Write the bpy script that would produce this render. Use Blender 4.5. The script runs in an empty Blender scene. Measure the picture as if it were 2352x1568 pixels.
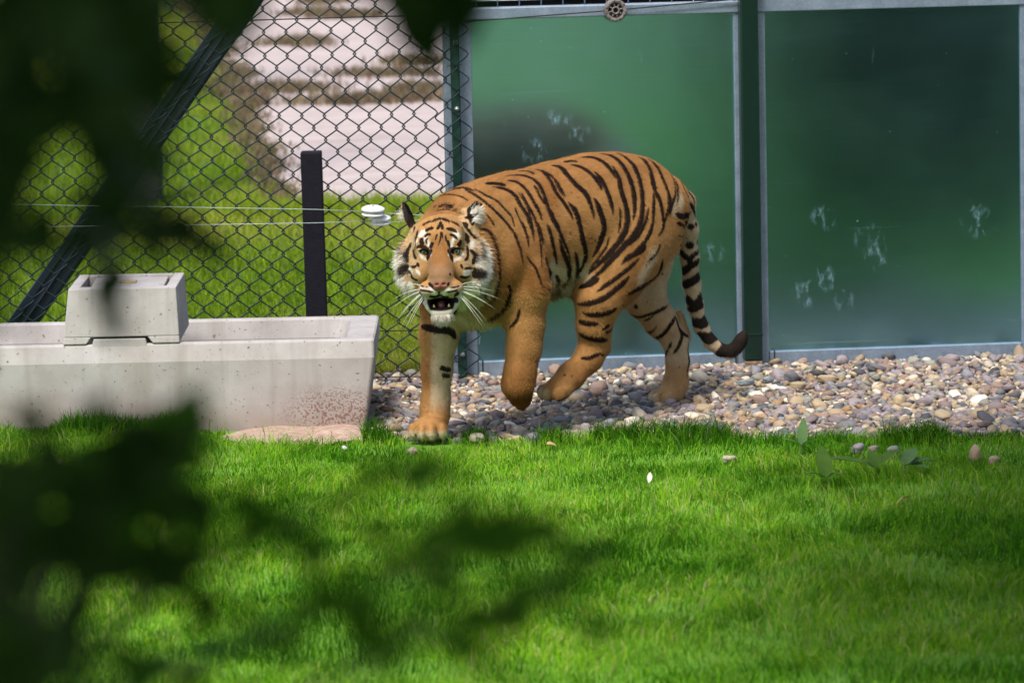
import bpy, math, random
import numpy as np
from mathutils import Matrix, Vector

R = math.radians
SC = bpy.context.scene
COL = SC.collection
random.seed(7)
RNG = np.random.default_rng(11)

# ------------------------------------------------------------------ camera, sky, sun, exposure
CAM_POS = np.array([0.0, -13.0, 1.98])
PITCH, ROLL, FPX = R(7.5), R(1.2), 10400.0          # FPX: focal length in units of a 2352 unit wide frame
_F = np.array([0, math.cos(PITCH), -math.sin(PITCH)])
_U0 = np.array([0, math.sin(PITCH), math.cos(PITCH)])
_X0 = np.array([1.0, 0, 0])
CR = math.cos(ROLL) * _X0 - math.sin(ROLL) * _U0
CU = math.sin(ROLL) * _X0 + math.cos(ROLL) * _U0

cam_data = bpy.data.cameras.new('camera')
cam = bpy.data.objects.new('camera', cam_data)
COL.objects.link(cam)
cam.matrix_world = Matrix(((CR[0], CU[0], -_F[0], CAM_POS[0]), (CR[1], CU[1], -_F[1], CAM_POS[1]),
                           (CR[2], CU[2], -_F[2], CAM_POS[2]), (0, 0, 0, 1)))
cam_data.sensor_width = 36.0
cam_data.lens = 36.0 * FPX / 2352.0
cam_data.clip_start, cam_data.clip_end = 0.1, 2000.0
cam_data.dof.use_dof = True
cam_data.dof.focus_distance = 13.1
cam_data.dof.aperture_fstop = 5.6
SC.camera = cam

world = bpy.data.worlds.new('World')
SC.world = world
world.use_nodes = True
wn = world.node_tree
sky = wn.nodes.new('ShaderNodeTexSky')
sky.sky_type = 'NISHITA'
sky.sun_disc = False
SUN_EL, SUN_AZ = R(58), R(200)                        # azimuth measured clockwise from +Y
sky.sun_elevation, sky.sun_rotation = SUN_EL, SUN_AZ
sky.air_density, sky.dust_density, sky.ozone_density = 1.0, 3.0, 1.0
wn.nodes['Background'].inputs['Strength'].default_value = 0.12
wn.links.new(sky.outputs[0], wn.nodes['Background'].inputs['Color'])

sun_data = bpy.data.lights.new('sun', 'SUN')
sun_data.energy = 2.0
sun_data.angle = R(10)
sun_data.color = (1.0, 0.95, 0.88)
sun = bpy.data.objects.new('sun', sun_data)
COL.objects.link(sun)
_sd = Vector((math.sin(SUN_AZ) * math.cos(SUN_EL), math.cos(SUN_AZ) * math.cos(SUN_EL), math.sin(SUN_EL)))
sun.rotation_euler = (-_sd).to_track_quat('-Z', 'Y').to_euler()
sun.location = _sd * 30

SC.view_settings.view_transform = 'Standard'
SC.view_settings.look = 'None'
SC.view_settings.gamma = 1.0
SC.view_settings.use_curve_mapping = False
SC.view_settings.exposure = 1.0
SC.cycles.max_bounces = 8
SC.cycles.use_denoising = True

# ------------------------------------------------------------------ helpers
def ray(u, v):
    d = _F + CR * (u - 1176.0) / FPX - CU * (v - 784.0) / FPX
    return d / np.linalg.norm(d)

def at(u, v, dist=None, z=None):
    """A point of the place: on the level z, or at the distance dist ahead of the camera position."""
    d = ray(u, v)
    t = (z - CAM_POS[2]) / d[2] if z is not None else (dist - 0.0) / d[1]
    return CAM_POS + d * t

def at_plane(u, v, p0, n):
    d = ray(u, v)
    t = np.dot(np.asarray(p0) - CAM_POS, n) / np.dot(d, n)
    return CAM_POS + d * t

def tag(o, label=None, cat=None, group=None, kind=None):
    if label: o['label'] = label
    if cat: o['category'] = cat
    if group: o['group'] = group
    if kind: o['kind'] = kind
    return o

def link(name, data, parent=None, loc=None, rot=None):
    o = bpy.data.objects.new(name, data)
    COL.objects.link(o)
    if parent is not None: o.parent = parent
    if loc is not None: o.location = tuple(float(c) for c in loc)
    if rot is not None: o.rotation_euler = rot
    return o

def empty(name, loc=(0, 0, 0), rz=0.0):
    return link(name, None, None, loc, (0, 0, rz))

def mesh_np(name, verts, faces_flat, face_sizes, mat=None, smooth=False, colors=None):
    """verts (n,3), faces_flat: concatenated loops, face_sizes: per-face size."""
    verts = np.asarray(verts, np.float32); fl = np.asarray(faces_flat, np.int32); fs = np.asarray(face_sizes, np.int32)
    me = bpy.data.meshes.new(name)
    me.vertices.add(len(verts)); me.vertices.foreach_set('co', verts.ravel())
    me.loops.add(len(fl)); me.loops.foreach_set('vertex_index', fl)
    me.polygons.add(len(fs))
    st = np.zeros(len(fs), np.int32); st[1:] = np.cumsum(fs)[:-1]
    me.polygons.foreach_set('loop_start', st)
    me.polygons.foreach_set('loop_total', fs)
    if smooth: me.polygons.foreach_set('use_smooth', np.ones(len(fs), bool))
    me.update(calc_edges=True)
    if colors is not None:
        ca = me.color_attributes.new('Col', 'FLOAT_COLOR', 'POINT')
        c4 = np.ones((len(verts), 4), np.float32); c4[:, :3] = colors
        ca.data.foreach_set('color', c4.ravel())
    if mat: me.materials.append(mat)
    me.validate()
    return me

class MB:
    """Collects boxes, bars, tubes, lathes; build() links them as one mesh object."""
    def __init__(s): s.v = []; s.f = []
    def add(s, vs, fs):
        b = len(s.v); s.v += [tuple(float(c) for c in p) for p in vs]; s.f += [tuple(i + b for i in f) for f in fs]; return s
    def box(s, x0, x1, y0, y1, z0, z1):
        vs = [(x, y, z) for z in (z0, z1) for y in (y0, y1) for x in (x0, x1)]
        return s.add(vs, [(0, 2, 3, 1), (4, 5, 7, 6), (0, 1, 5, 4), (1, 3, 7, 5), (3, 2, 6, 7), (2, 0, 4, 6)])
    def hexa(s, lo, hi):
        """lo, hi: four corners each, counter-clockwise seen from above"""
        return s.add(list(lo) + list(hi), [(3, 2, 1, 0), (4, 5, 6, 7)] + [(i, (i + 1) % 4, 4 + (i + 1) % 4, 4 + i) for i in range(4)])
    def tube(s, pts, r, n=6, closed_ends=True):
        pts = [Vector(p) for p in pts]; rs = r if hasattr(r, '__len__') else [r] * len(pts)
        base = len(s.v); up = None; rings = []
        for i, p in enumerate(pts):
            d = (pts[min(i + 1, len(pts) - 1)] - pts[max(i - 1, 0)]).normalized()
            if up is None: up = d.orthogonal().normalized()
            up = (up - d * up.dot(d))
            up = up.normalized() if up.length > 1e-6 else d.orthogonal().normalized()
            sd = d.cross(up)
            rings.append([p + (up * math.cos(2 * math.pi * k / n) + sd * math.sin(2 * math.pi * k / n)) * rs[i] for k in range(n)])
        vs = [q for rg in rings for q in rg]; fs = []
        for i in range(len(pts) - 1):
            for k in range(n):
                a, b = i * n + k, i * n + (k + 1) % n
                fs.append((a, b, b + n, a + n))
        if closed_ends:
            fs.append(tuple(reversed(range(n)))); fs.append(tuple(range((len(pts) - 1) * n, len(pts) * n)))
        return s.add(vs, fs)
    def lathe(s, prof, n=24, origin=(0, 0, 0), axis='z'):
        """prof: (r, h) pairs from one end to the other"""
        vs = []; fs = []
        for r_, h_ in prof:
            for k in range(n):
                a = 2 * math.pi * k / n
                p = (r_ * math.cos(a), r_ * math.sin(a), h_)
                if axis == 'y': p = (p[0], -p[2], p[1])
                if axis == 'x': p = (p[2], p[0], p[1])
                vs.append((p[0] + origin[0], p[1] + origin[1], p[2] + origin[2]))
        for i in range(len(prof) - 1):
            for k in range(n):
                a, b = i * n + k, i * n + (k + 1) % n
                fs.append((a, b, b + n, a + n))
        fs.append(tuple(reversed(range(n)))); fs.append(tuple(range((len(prof) - 1) * n, len(prof) * n)))
        return s.add(vs, fs)
    def mesh(s, name, mat=None, smooth=False, bevel=0):
        me = bpy.data.meshes.new(name); me.from_pydata(s.v, [], s.f); me.update()
        if smooth: me.polygons.foreach_set('use_smooth', [True] * len(me.polygons))
        if mat: me.materials.append(mat)
        return me
    def build(s, name, mat=None, parent=None, smooth=False, loc=None, rot=None, bevel=0, seg=2):
        o = link(name, s.mesh(name, mat, smooth), parent, loc, rot)
        if bevel:
            m = o.modifiers.new('bevel', 'BEVEL'); m.width = bevel; m.segments = seg; m.limit_method = 'ANGLE'; m.angle_limit = R(35)
        return o

# ---- materials
def nmat(name):
    m = bpy.data.materials.new(name); m.use_nodes = True
    nt = m.node_tree
    return m, nt, nt.nodes['Principled BSDF']

def N(nt, typ, **kw):
    n = nt.nodes.new(typ)
    for k, v in kw.items():
        if k.startswith('_'): setattr(n, k[1:], v)
        else: n.inputs[k.replace('__', ' ')].default_value = v
    return n

def ramp(nt, fac, stops, interp='LINEAR'):
    r = nt.nodes.new('ShaderNodeValToRGB'); r.color_ramp.interpolation = interp
    e = r.color_ramp.elements
    while len(e) < len(stops): e.new(0.5)
    for i, (p, c) in enumerate(stops):
        e[i].position = p; e[i].color = tuple(c) + (1,) if len(c) == 3 else c
    nt.links.new(fac, r.inputs['Fac'])
    return r.outputs['Color']

def noise(nt, scale, detail=4, rough=0.55, vec=None, dist=0.0):
    n = N(nt, 'ShaderNodeTexNoise', Scale=scale, Detail=detail, Roughness=rough, Distortion=dist)
    if vec is None:
        tc = nt.nodes.get('tc') or nt.nodes.new('ShaderNodeTexCoord'); tc.name = 'tc'
        vec = tc.outputs['Object']
    nt.links.new(vec, n.inputs['Vector'])
    return n.outputs['Fac']

def mapped(nt, scale=(1, 1, 1), loc=(0, 0, 0), rot=(0, 0, 0)):
    tc = nt.nodes.get('tc') or nt.nodes.new('ShaderNodeTexCoord'); tc.name = 'tc'
    mp = N(nt, 'ShaderNodeMapping', Location=loc, Rotation=rot, Scale=scale)
    nt.links.new(tc.outputs['Object'], mp.inputs['Vector'])
    return mp.outputs['Vector']

def math_(nt, op, a, b=None, c=None):
    m = nt.nodes.new('ShaderNodeMath'); m.operation = op
    for i, x in enumerate((a, b, c)):
        if x is None: continue
        if isinstance(x, (int, float)): m.inputs[i].default_value = x
        else: nt.links.new(x, m.inputs[i])
    return m.outputs[0]

def mixc(nt, fac, a, b, blend='MIX'):
    m = nt.nodes.new('ShaderNodeMix'); m.data_type = 'RGBA'; m.blend_type = blend
    for i, x in ((0, fac), (6, a), (7, b)):
        if isinstance(x, (int, float)): m.inputs[i].default_value = x
        elif isinstance(x, tuple): m.inputs[i].default_value = x + (1,) if len(x) == 3 else x
        else: nt.links.new(x, m.inputs[i])
    return m.outputs[2]

def bump(nt, bs, h, strength=0.3, dist=0.01):
    b = N(nt, 'ShaderNodeBump', Strength=strength, Distance=dist)
    nt.links.new(h, b.inputs['Height']); nt.links.new(b.outputs[0], bs.inputs['Normal'])

def simple(name, c0, c1=None, rough=0.6, metal=0.0, scale=20, bstr=0.0, bdist=0.004, vec_scale=None):
    m, nt, bs = nmat(name)
    vec = mapped(nt, vec_scale) if vec_scale else None
    f = noise(nt, scale, 6, 0.6, vec)
    nt.links.new(ramp(nt, f, [(0.3, c0), (0.7, c1 or c0)]), bs.inputs['Base Color'])
    bs.inputs['Roughness'].default_value = rough; bs.inputs['Metallic'].default_value = metal
    if bstr: bump(nt, bs, noise(nt, scale * 3, 5), bstr, bdist)
    return m

def attr_mat(name, rough=0.6, spec=0.3, transl=0.0, scale=0, amp=0.2):
    m, nt, bs = nmat(name)
    a = nt.nodes.new('ShaderNodeAttribute'); a.attribute_name = 'Col'
    c = a.outputs['Color']
    if scale:
        f = noise(nt, scale, 5)
        c = mixc(nt, 1.0, c, ramp(nt, f, [(0.25, (1 - amp,) * 3), (0.75, (1 + amp,) * 3)]), 'MULTIPLY')
    nt.links.new(c, bs.inputs['Base Color'])
    bs.inputs['Roughness'].default_value = rough
    bs.inputs['Specular IOR Level'].default_value = spec
    if transl:
        t = nt.nodes.new('ShaderNodeBsdfTranslucent'); nt.links.new(c, t.inputs['Color'])
        mx = nt.nodes.new('ShaderNodeMixShader'); mx.inputs[0].default_value = transl
        nt.links.new(bs.outputs[0], mx.inputs[1]); nt.links.new(t.outputs[0], mx.inputs[2])
        nt.links.new(mx.outputs[0], nt.nodes['Material Output'].inputs['Surface'])
    return m

def fbm(x, y, seed=0, octaves=4, base=1.0):
    """cheap smooth value noise, 0..1"""
    rs = np.random.default_rng(seed); tab = rs.random((256, 256)).astype(np.float32)
    out = np.zeros(np.shape(x), np.float32); amp = 1.0; tot = 0.0; f = base
    for _ in range(octaves):
        xs = np.asarray(x) * f + 37.1; ys = np.asarray(y) * f + 11.7
        xi = np.floor(xs).astype(int); yi = np.floor(ys).astype(int); fx = xs - xi; fy = ys - yi
        fx = fx * fx * (3 - 2 * fx); fy = fy * fy * (3 - 2 * fy)
        g = lambda i, j: tab[(xi + i) % 256, (yi + j) % 256]
        out += amp * ((g(0, 0) * (1 - fx) + g(1, 0) * fx) * (1 - fy) + (g(0, 1) * (1 - fx) + g(1, 1) * fx) * fy)
        tot += amp; amp *= 0.5; f *= 2.03
    return out / tot

# ------------------------------------------------------------------ ground, lawn, sand, gravel bed
m_ground, nt, bs = nmat('meadow_soil')
f = noise(nt, 1.3, 8, 0.65)
nt.links.new(ramp(nt, f, [(0.25, (0.045, 0.09, 0.012)), (0.55, (0.075, 0.14, 0.016)), (0.8, (0.12, 0.12, 0.03))]), bs.inputs['Base Color'])
bs.inputs['Roughness'].default_value = 0.95
bump(nt, bs, noise(nt, 60, 6), 0.6, 0.02)

def sheet(name, xs, ys, zfun, mat, keep=None):
    X, Y = np.meshgrid(np.asarray(xs, float), np.asarray(ys, float))
    Z = zfun(X, Y); ny, nx = X.shape
    idx = np.arange(nx * ny).reshape(ny, nx)
    q = np.stack([idx[:-1, :-1], idx[:-1, 1:], idx[1:, 1:], idx[1:, :-1]], -1).reshape(-1, 4)
    if keep is not None:
        cx = (X[:-1, :-1] + X[1:, 1:]).ravel() / 2; cy = (Y[:-1, :-1] + Y[1:, 1:]).ravel() / 2
        q = q[keep(cx, cy)]
    me = mesh_np(name, np.stack([X, Y, Z], -1).reshape(-1, 3), q.ravel(), np.full(len(q), 4), mat, True)
    return link(name, me)

far = np.concatenate([[-600, -200, -80, -40], np.arange(-20, 20.1, 1.0), [40, 80, 200, 600]])
ground = sheet('ground', far, np.concatenate([[-300, -100, -50], np.arange(-24, 40.1, 1.0), [60, 120, 300, 900]]),
               lambda X, Y: np.full(X.shape, -0.06), m_ground)
tag(ground, 'wide rough green ground of the whole enclosure', 'ground', kind='structure')

# edge between lawn and gravel, as y for a given x (from the photo's edge line)
_ex = np.array([-3.0, -0.62, -0.42, -0.25, -0.05, 0.3, 0.7, 1.1, 1.6, 3.0])
_ey = np.array([0.25, 0.22, 0.05, -0.02, -0.03, -0.10, -0.16, -0.18, -0.22, -0.22])
def edge_y(x): return np.interp(x, _ex, _ey) + 0.05 * (fbm(x, x * 0, 3, 3, 4.0) - 0.5)
WALL_YAW = R(6.0)
W0 = np.array([-0.15, 1.17, 0.0])                    # foot of the wall's corner beside the fence
WU = np.array([math.cos(WALL_YAW), math.sin(WALL_YAW), 0]); WN = np.array([-WU[1], WU[0], 0])
def wall_y(x): return W0[1] + (x - W0[0]) * math.tan(WALL_YAW)

def lawn_z(X, Y): return 0.03 * (fbm(X, Y, 5, 3, 1.6) - 0.5) - 0.012
m_lawn = simple('lawn_soil', (0.08, 0.22, 0.008), (0.16, 0.34, 0.016), 0.95, 0, 9, 0.5, 0.01)
lawn = sheet('lawn', np.arange(-3.2, 3.21, 0.05), np.arange(-9.0, 0.45, 0.05), lawn_z, m_lawn, lambda x, y: y < edge_y(x) + 0.03)
tag(lawn, 'bright green lawn in front of the gravel strip', 'lawn', kind='structure')

m_grit = simple('grit', (0.10, 0.085, 0.075), (0.22, 0.19, 0.17), 0.95, 0, 40, 0.6)
def grit_z(X, Y):
    t = np.clip((Y - edge_y(X)) / 1.2, 0, 1)
    return -0.028 + 0.035 * np.clip((t - 0.55) / 0.45, 0, 1) ** 1.5
gravel_bed = sheet('gravel_bed', np.arange(-1.2, 2.61, 0.05), np.arange(-0.35, 1.75, 0.05), grit_z, m_grit, lambda x, y: y > edge_y(x) - 0.06)
tag(gravel_bed, 'strip of rounded stones along the foot of the metal wall', 'gravel', kind='structure')

# sand path beyond the fence
m_sand, nt, bs = nmat('pale_sand')
f = noise(nt, 2.2, 8, 0.6, mapped(nt, (1, 2.5, 1)))
f2 = noise(nt, 26, 4, 0.6, mapped(nt, (1, 2.5, 1)))
c = ramp(nt, f, [(0.3, (0.33, 0.26, 0.235)), (0.65, (0.46, 0.385, 0.36))])
c = mixc(nt, ramp(nt, f2, [(0.62, (0, 0, 0)), (0.75, (0.6, 0.6, 0.6))]), c, (0.36, 0.29, 0.22))
nt.links.new(c, bs.inputs['Base Color']); bs.inputs['Roughness'].default_value = 0.95
bump(nt, bs, noise(nt, 40, 6), 0.5, 0.02)
_sl = [(690, 468), (660, 420), (625, 340), (590, 265), (535, 190), (515, 120), (505, 60), (430, 0)]
_slw = np.array([at(u, v, z=0.0)[:2] for u, v in _sl])
def sand_left(y): return np.interp(y, _slw[:, 1], _slw[:, 0]) + 0.30 * (fbm(y, y * 0, 9, 4, 1.3) - 0.5)
SAND_Y0 = at(850, 492, z=0.0)[1]
def in_sand(x, y): return (x > sand_left(y)) & (y > SAND_Y0 + 0.5 * (fbm(x, y * 0, 12, 3, 2.0) - 0.5)) & (x < 6.0 + y * 0.05)
sand = sheet('sand_path', np.arange(-4.5, 6.01, 0.04), np.arange(SAND_Y0 - 0.6, 34, 0.06),
             lambda X, Y: 0.02 + 0.03 * (fbm(X, Y, 21, 4, 1.0) - 0.5), m_sand, in_sand)
tag(sand, 'pale sandy path with dry grass clods beyond the fence', 'path', kind='structure')
field = sheet('field', np.arange(-9, 9.1, 0.25), np.arange(1.15, 36, 0.25), lambda X, Y: -0.012 + 0.0 * X, m_ground,
              lambda x, y: (x < W0[0] + 0.05) | (y > wall_y(x) + 0.45))
tag(field, 'rough green field on the far side of the fence', 'field', kind='structure')

# ------------------------------------------------------------------ metal wall
m_galv, nt, bs = nmat('galvanised_steel')
f = noise(nt, 14, 6, 0.65); v = N(nt, 'ShaderNodeTexVoronoi', Scale=120.0)
tc = nt.nodes['tc']; nt.links.new(tc.outputs['Object'], v.inputs['Vector'])
c = ramp(nt, f, [(0.3, (0.15, 0.21, 0.29)), (0.7, (0.25, 0.32, 0.41))])
c = mixc(nt, 0.25, c, ramp(nt, v.outputs['Distance'], [(0.0, (0.2, 0.25, 0.31)), (1.0, (0.5, 0.54, 0.58))]))
nt.links.new(c, bs.inputs['Base Color']); bs.inputs['Metallic'].default_value = 0.55
nt.links.new(ramp(nt, f, [(0.3, (0.42,) * 3), (0.7, (0.6,) * 3)]), bs.inputs['Roughness'])

def sheet_metal(name, smudges):
    """bare aluminium sheet; smudges: (u, z, radius) where paws and mud left dull pale marks"""
    m, nt, bs = nmat(name)
    fine = noise(nt, 9, 6, 0.6, mapped(nt, (.5, 1, 22)))
    cloud = noise(nt, 2.3, 4, 0.5)
    rgh = math_(nt, 'ADD', 0.12, math_(nt, 'MULTIPLY', cloud, 0.10))
    rgh = math_(nt, 'ADD', rgh, math_(nt, 'MULTIPLY', fine, 0.05))
    base = ramp(nt, math_(nt, 'ADD', math_(nt, 'MULTIPLY', cloud, .5), math_(nt, 'MULTIPLY', fine, .5)), [(0.3, (0.23, 0.47, 0.56)), (0.7, (0.30, 0.55, 0.65))])
    # scratches and specks all over
    scr = noise(nt, 30, 3, 0.6, mapped(nt, (1.0, 1, 0.22), rot=(0, R(20), 0)))
    spk = noise(nt, 75, 2, 0.5)
    gate = noise(nt, 3.1, 3, 0.5, mapped(nt, (1, 1, 1), loc=(3, 1, 7)))
    marks = math_(nt, 'MULTIPLY', ramp(nt, scr, [(0.66, (0, 0, 0)), (0.72, (1, 1, 1))]), ramp(nt, gate, [(0.5, (0, 0, 0)), (0.62, (1, 1, 1))]))
    marks = math_(nt, 'ADD', math_(nt, 'MULTIPLY', marks, 0.55), math_(nt, 'MULTIPLY', ramp(nt, spk, [(0.74, (0, 0, 0)), (0.78, (1, 1, 1))]), 0.7))
    vec = tc_ = nt.nodes['tc'].outputs['Object']
    blotch = noise(nt, 26, 5, 0.7, mapped(nt, (1.5, 1, 0.7), rot=(0, R(25), 0)))
    for (u, z, r_) in smudges:
        d = nt.nodes.new('ShaderNodeVectorMath'); d.operation = 'DISTANCE'
        nt.links.new(vec, d.inputs[0]); d.inputs[1].default_value = (u, 0, z)
        g = math_(nt, 'SUBTRACT', 1.0, math_(nt, 'DIVIDE', d.outputs['Value'], r_))
        g = math_(nt, 'MULTIPLY', ramp(nt, g, [(0.0, (0, 0, 0)), (0.5, (1, 1, 1))]), ramp(nt, blotch, [(0.50, (0, 0, 0)), (0.70, (1, 1, 1))]))
        marks = math_(nt, 'MAXIMUM', marks, math_(nt, 'MULTIPLY', g, 0.8))
    longs = noise(nt, 5, 2, 0.5, mapped(nt, (.25, 1, 34)))
    marks = math_(nt, 'MAXIMUM', marks, math_(nt, 'MULTIPLY', ramp(nt, longs, [(0.70, (0, 0, 0)), (0.76, (1, 1, 1))]), 0.35))
    marks = math_(nt, 'MINIMUM', marks, 1.0)
    marks = math_(nt, 'MULTIPLY', marks, 0.5)
    nt.links.new(mixc(nt, marks, base, (0.36, 0.46, 0.50)), bs.inputs['Base Color'])
    nt.links.new(math_(nt, 'SUBTRACT', 1.0, math_(nt, 'MULTIPLY', marks, 0.8)), bs.inputs['Metallic'])
    nt.links.new(math_(nt, 'ADD', rgh, math_(nt, 'MULTIPLY', marks, 0.35)), bs.inputs['Roughness'])
    bump(nt, bs, noise(nt, 3.0, 2), 0.06, 0.02)
    return m

def wall_uz(u_, v_, depth=0.0):
    p = at_plane(u_, v_, W0 + WN * depth, WN)
    return float(np.dot(p - W0, WU)), float(p[2])

U = {}
for nme, (pu, pv) in dict(l0=(1024, 400), l1=(1088, 400), r0=(1688, 400), r1=(1706, 400), p0=(1704, 400), p1=(1746, 400),
                          q0=(1760, 400), q1=(2343, 400)).items():
    U[nme] = wall_uz(pu, pv)[0]
ZB = 0.5 * (wall_uz(1250, 825)[1] + wall_uz(2200, 788)[1])      # top of the bottom rail
ZT = 0.5 * (wall_uz(1250, 43)[1] + wall_uz(2200, 13)[1])       # underside of the top rail
ZTT = ZT + 0.036
def wall_empty(name, label, cat):
    e = empty(name, W0, WALL_YAW); return tag(e, label, cat)
bay1 = wall_empty('metal_wall', 'shiny metal wall panel behind the tiger in a galvanised frame', 'metal wall')
bay2 = wall_empty('metal_wall', 'darker scuffed metal wall panel beyond the green post, pale smears on it', 'metal wall')
sm2 = []
for (a, b, r_) in [(1890, 500, .05), (1995, 545, .055), (2015, 590, .05), (1850, 670, .06), (1895, 640, .05), (2250, 510, .06), (1940, 690, .04), (2230, 490, .05)]:
    u_, z_ = wall_uz(a, b); sm2.append((u_, z_, r_))
sm1 = []
for (a, b, r_) in [(1285, 275, .05), (1330, 310, .04), (1640, 580, .04), (1230, 350, .05)]:
    u_, z_ = wall_uz(a, b); sm1.append((u_, z_, r_))
m_sheet1 = sheet_metal('sheet_aluminium', sm1); m_sheet2 = sheet_metal('scuffed_aluminium', sm2)
MB().box(U['l1'] - 0.004, U['r0'] + 0.004, 0.0, 0.006, ZB - 0.01, ZT + 0.01).build('panel', m_sheet1, bay1)
MB().box(U['q0'] - 0.004, U['q1'] + 0.004, 0.0, 0.006, ZB - 0.01, ZT + 0.01).build('panel', m_sheet2, bay2)
def upright(u0, u1, parent):
    MB().box(u0, u1, -0.012, 0.03, -0.05, ZTT).build('frame_upright', m_galv, parent, bevel=0.003)
upright(U['l0'], U['l1'], bay1); upright(U['r0'], U['r1'] - 0.002, bay1)
upright(U['p1'] - 0.03, U['q0'], bay2); upright(U['q1'], U['q1'] + 0.06, bay2)
MB().box(U['l1'] + .001, U['r0'] - .001, -0.016, 0.02, -0.05, ZB).build('bottom_rail', m_galv, bay1, bevel=0.003)
MB().box(U['q0'] + .001, U['q1'] - .001, -0.016, 0.02, -0.05, ZB).build('bottom_rail', m_galv, bay2, bevel=0.003)
MB().box(U['l0'] + .07, U['r1'] - 0.004, -0.018, 0.04, ZT, ZTT).build('top_rail', m_galv, bay1, bevel=0.003)
MB().box(U['p1'] - 0.02, U['q1'] + 0.06, -0.018, 0.04, ZT, ZTT + 0.01).build('top_rail', m_galv, bay2, bevel=0.003)
m_black = simple('dark_rubber', (0.006, 0.006, 0.007), (0.012, 0.012, 0.014), 0.7)
for uu, par in ((U['l1'] + 0.012, bay1), (U['q0'] + 0.014, bay2), (U['r0'] - 0.01, bay1)):
    MB().box(uu, uu + 0.004, -0.0185, -0.0162, -0.03, ZB + 0.004).build('joint', m_black, par)
m_bolt = simple('zinc_bolt', (0.5, 0.5, 0.5), (0.7, 0.7, 0.7), 0.35, 0.9)
def bolt(parent, u, y, z, r_=0.007):
    MB().lathe([(r_, 0), (r_, 0.004), (r_ * 0.6, 0.0055), (r_ * 0.55, 0.009), (r_ * 0.2, 0.0095)], 10, (u, y, z), 'y').build('bolt', m_bolt, parent, True)
for (a, b) in [(2050, 832), (2312, 835), (2068, 829)]:
    u_, z_ = wall_uz(a, b); bolt(bay2, u_, -0.016, z_, 0.009)

# weld mesh and ledge above the first bay
weld = wall_empty('weld_mesh', 'galvanised weld mesh standing on the top rail of the metal wall', 'weld mesh')
um = U['l1'] + 0.02; k = 0
while um < U['r0']:
    MB().tube([(um, 0.022, ZTT - 0.004), (um, 0.022, ZTT + 0.55)], 0.002, 6).build('bar', m_galv, weld, True)
    um += wall_uz(1350 + 50, 100)[0] - wall_uz(1350, 100)[0]; k += 1
for j in range(1, 5):
    MB().tube([(U['l1'] + 0.01, 0.026, ZTT + 0.07 * j + 0.02), (U['r0'], 0.026, ZTT + 0.07 * j + 0.02)], 0.002, 6).build('cross_bar', m_galv, weld, True)
m_white = simple('white_paint', (0.7, 0.72, 0.78), (0.8, 0.82, 0.86), 0.5, 0, 8)
m_night = simple('black_board', (0.004, 0.004, 0.006), (0.008, 0.008, 0.01), 0.8)
ledge = wall_empty('shed_front', 'dark shed front with a white ledge behind the weld mesh', 'shed')
MB().box(U['l1'] - 0.03, U['r1'], 0.16, 0.30, 0.0, ZTT + 0.012).build('board', m_night, ledge)
MB().hexa([(U['l1'] - 0.03, .14, ZTT + .0125), (U['r1'], .14, ZTT + .0125), (U['r1'], .32, ZTT + .0125), (U['l1'] - .03, .32, ZTT + .0125)],
          [(U['l1'] - 0.03, .15, ZTT + .9), (U['r1'], .15, ZTT + .9), (U['r1'], .32, ZTT + .9), (U['l1'] - .03, .32, ZTT + .9)]).build('white_board', m_white, ledge)

# green post between the bays
m_green, nt, bs = nmat('green_paint')
f = noise(nt, 22, 6, 0.65)
nt.links.new(ramp(nt, f, [(0.3, (0.001, 0.012, 0.008)), (0.7, (0.002, 0.020, 0.013))]), bs.inputs['Base Color'])
bs.inputs['Roughness'].default_value = 0.32
bump(nt, bs, noise(nt, 60, 3), 0.08, 0.003)
m_rust = simple('rusty_steel', (0.10, 0.055, 0.03), (0.32, 0.22, 0.14), 0.85, 0.1, 60, 0.6)
pdep = -0.085
pu0, _ = wall_uz(1711, 600, pdep); pu1, _ = wall_uz(1751, 600, pdep)
pu0 -= 0.004; pu1 -= 0.002
post = wall_empty('green_post', 'square dark green steel post with rusty foot between the wall panels', 'post')
MB().box(pu0, pu1, pdep, pdep + 0.055, 0.035, 2.4).build('shaft', m_green, post, bevel=0.005)
MB().box(pu0 + 0.001, pu1 - 0.001, pdep + 0.001, pdep + 0.054, -0.1, 0.0345).build('rusty_foot', m_rust, post, bevel=0.004)
_, zw = wall_uz(1735, 768, pdep)
MB().box(pu0 - 0.0015, pu1 + 0.0015, pdep - 0.0015, pdep + 0.056, zw - 0.004, zw + 0.003).build('weld_seam', m_green, post, bevel=0.0012)
MB().box(pu0 + 0.004, pu1 - 0.004, pdep + 0.052, -0.004 - 0.01, ZT - 0.1, ZT - 0.06).build('bracket', m_galv, post)

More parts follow.
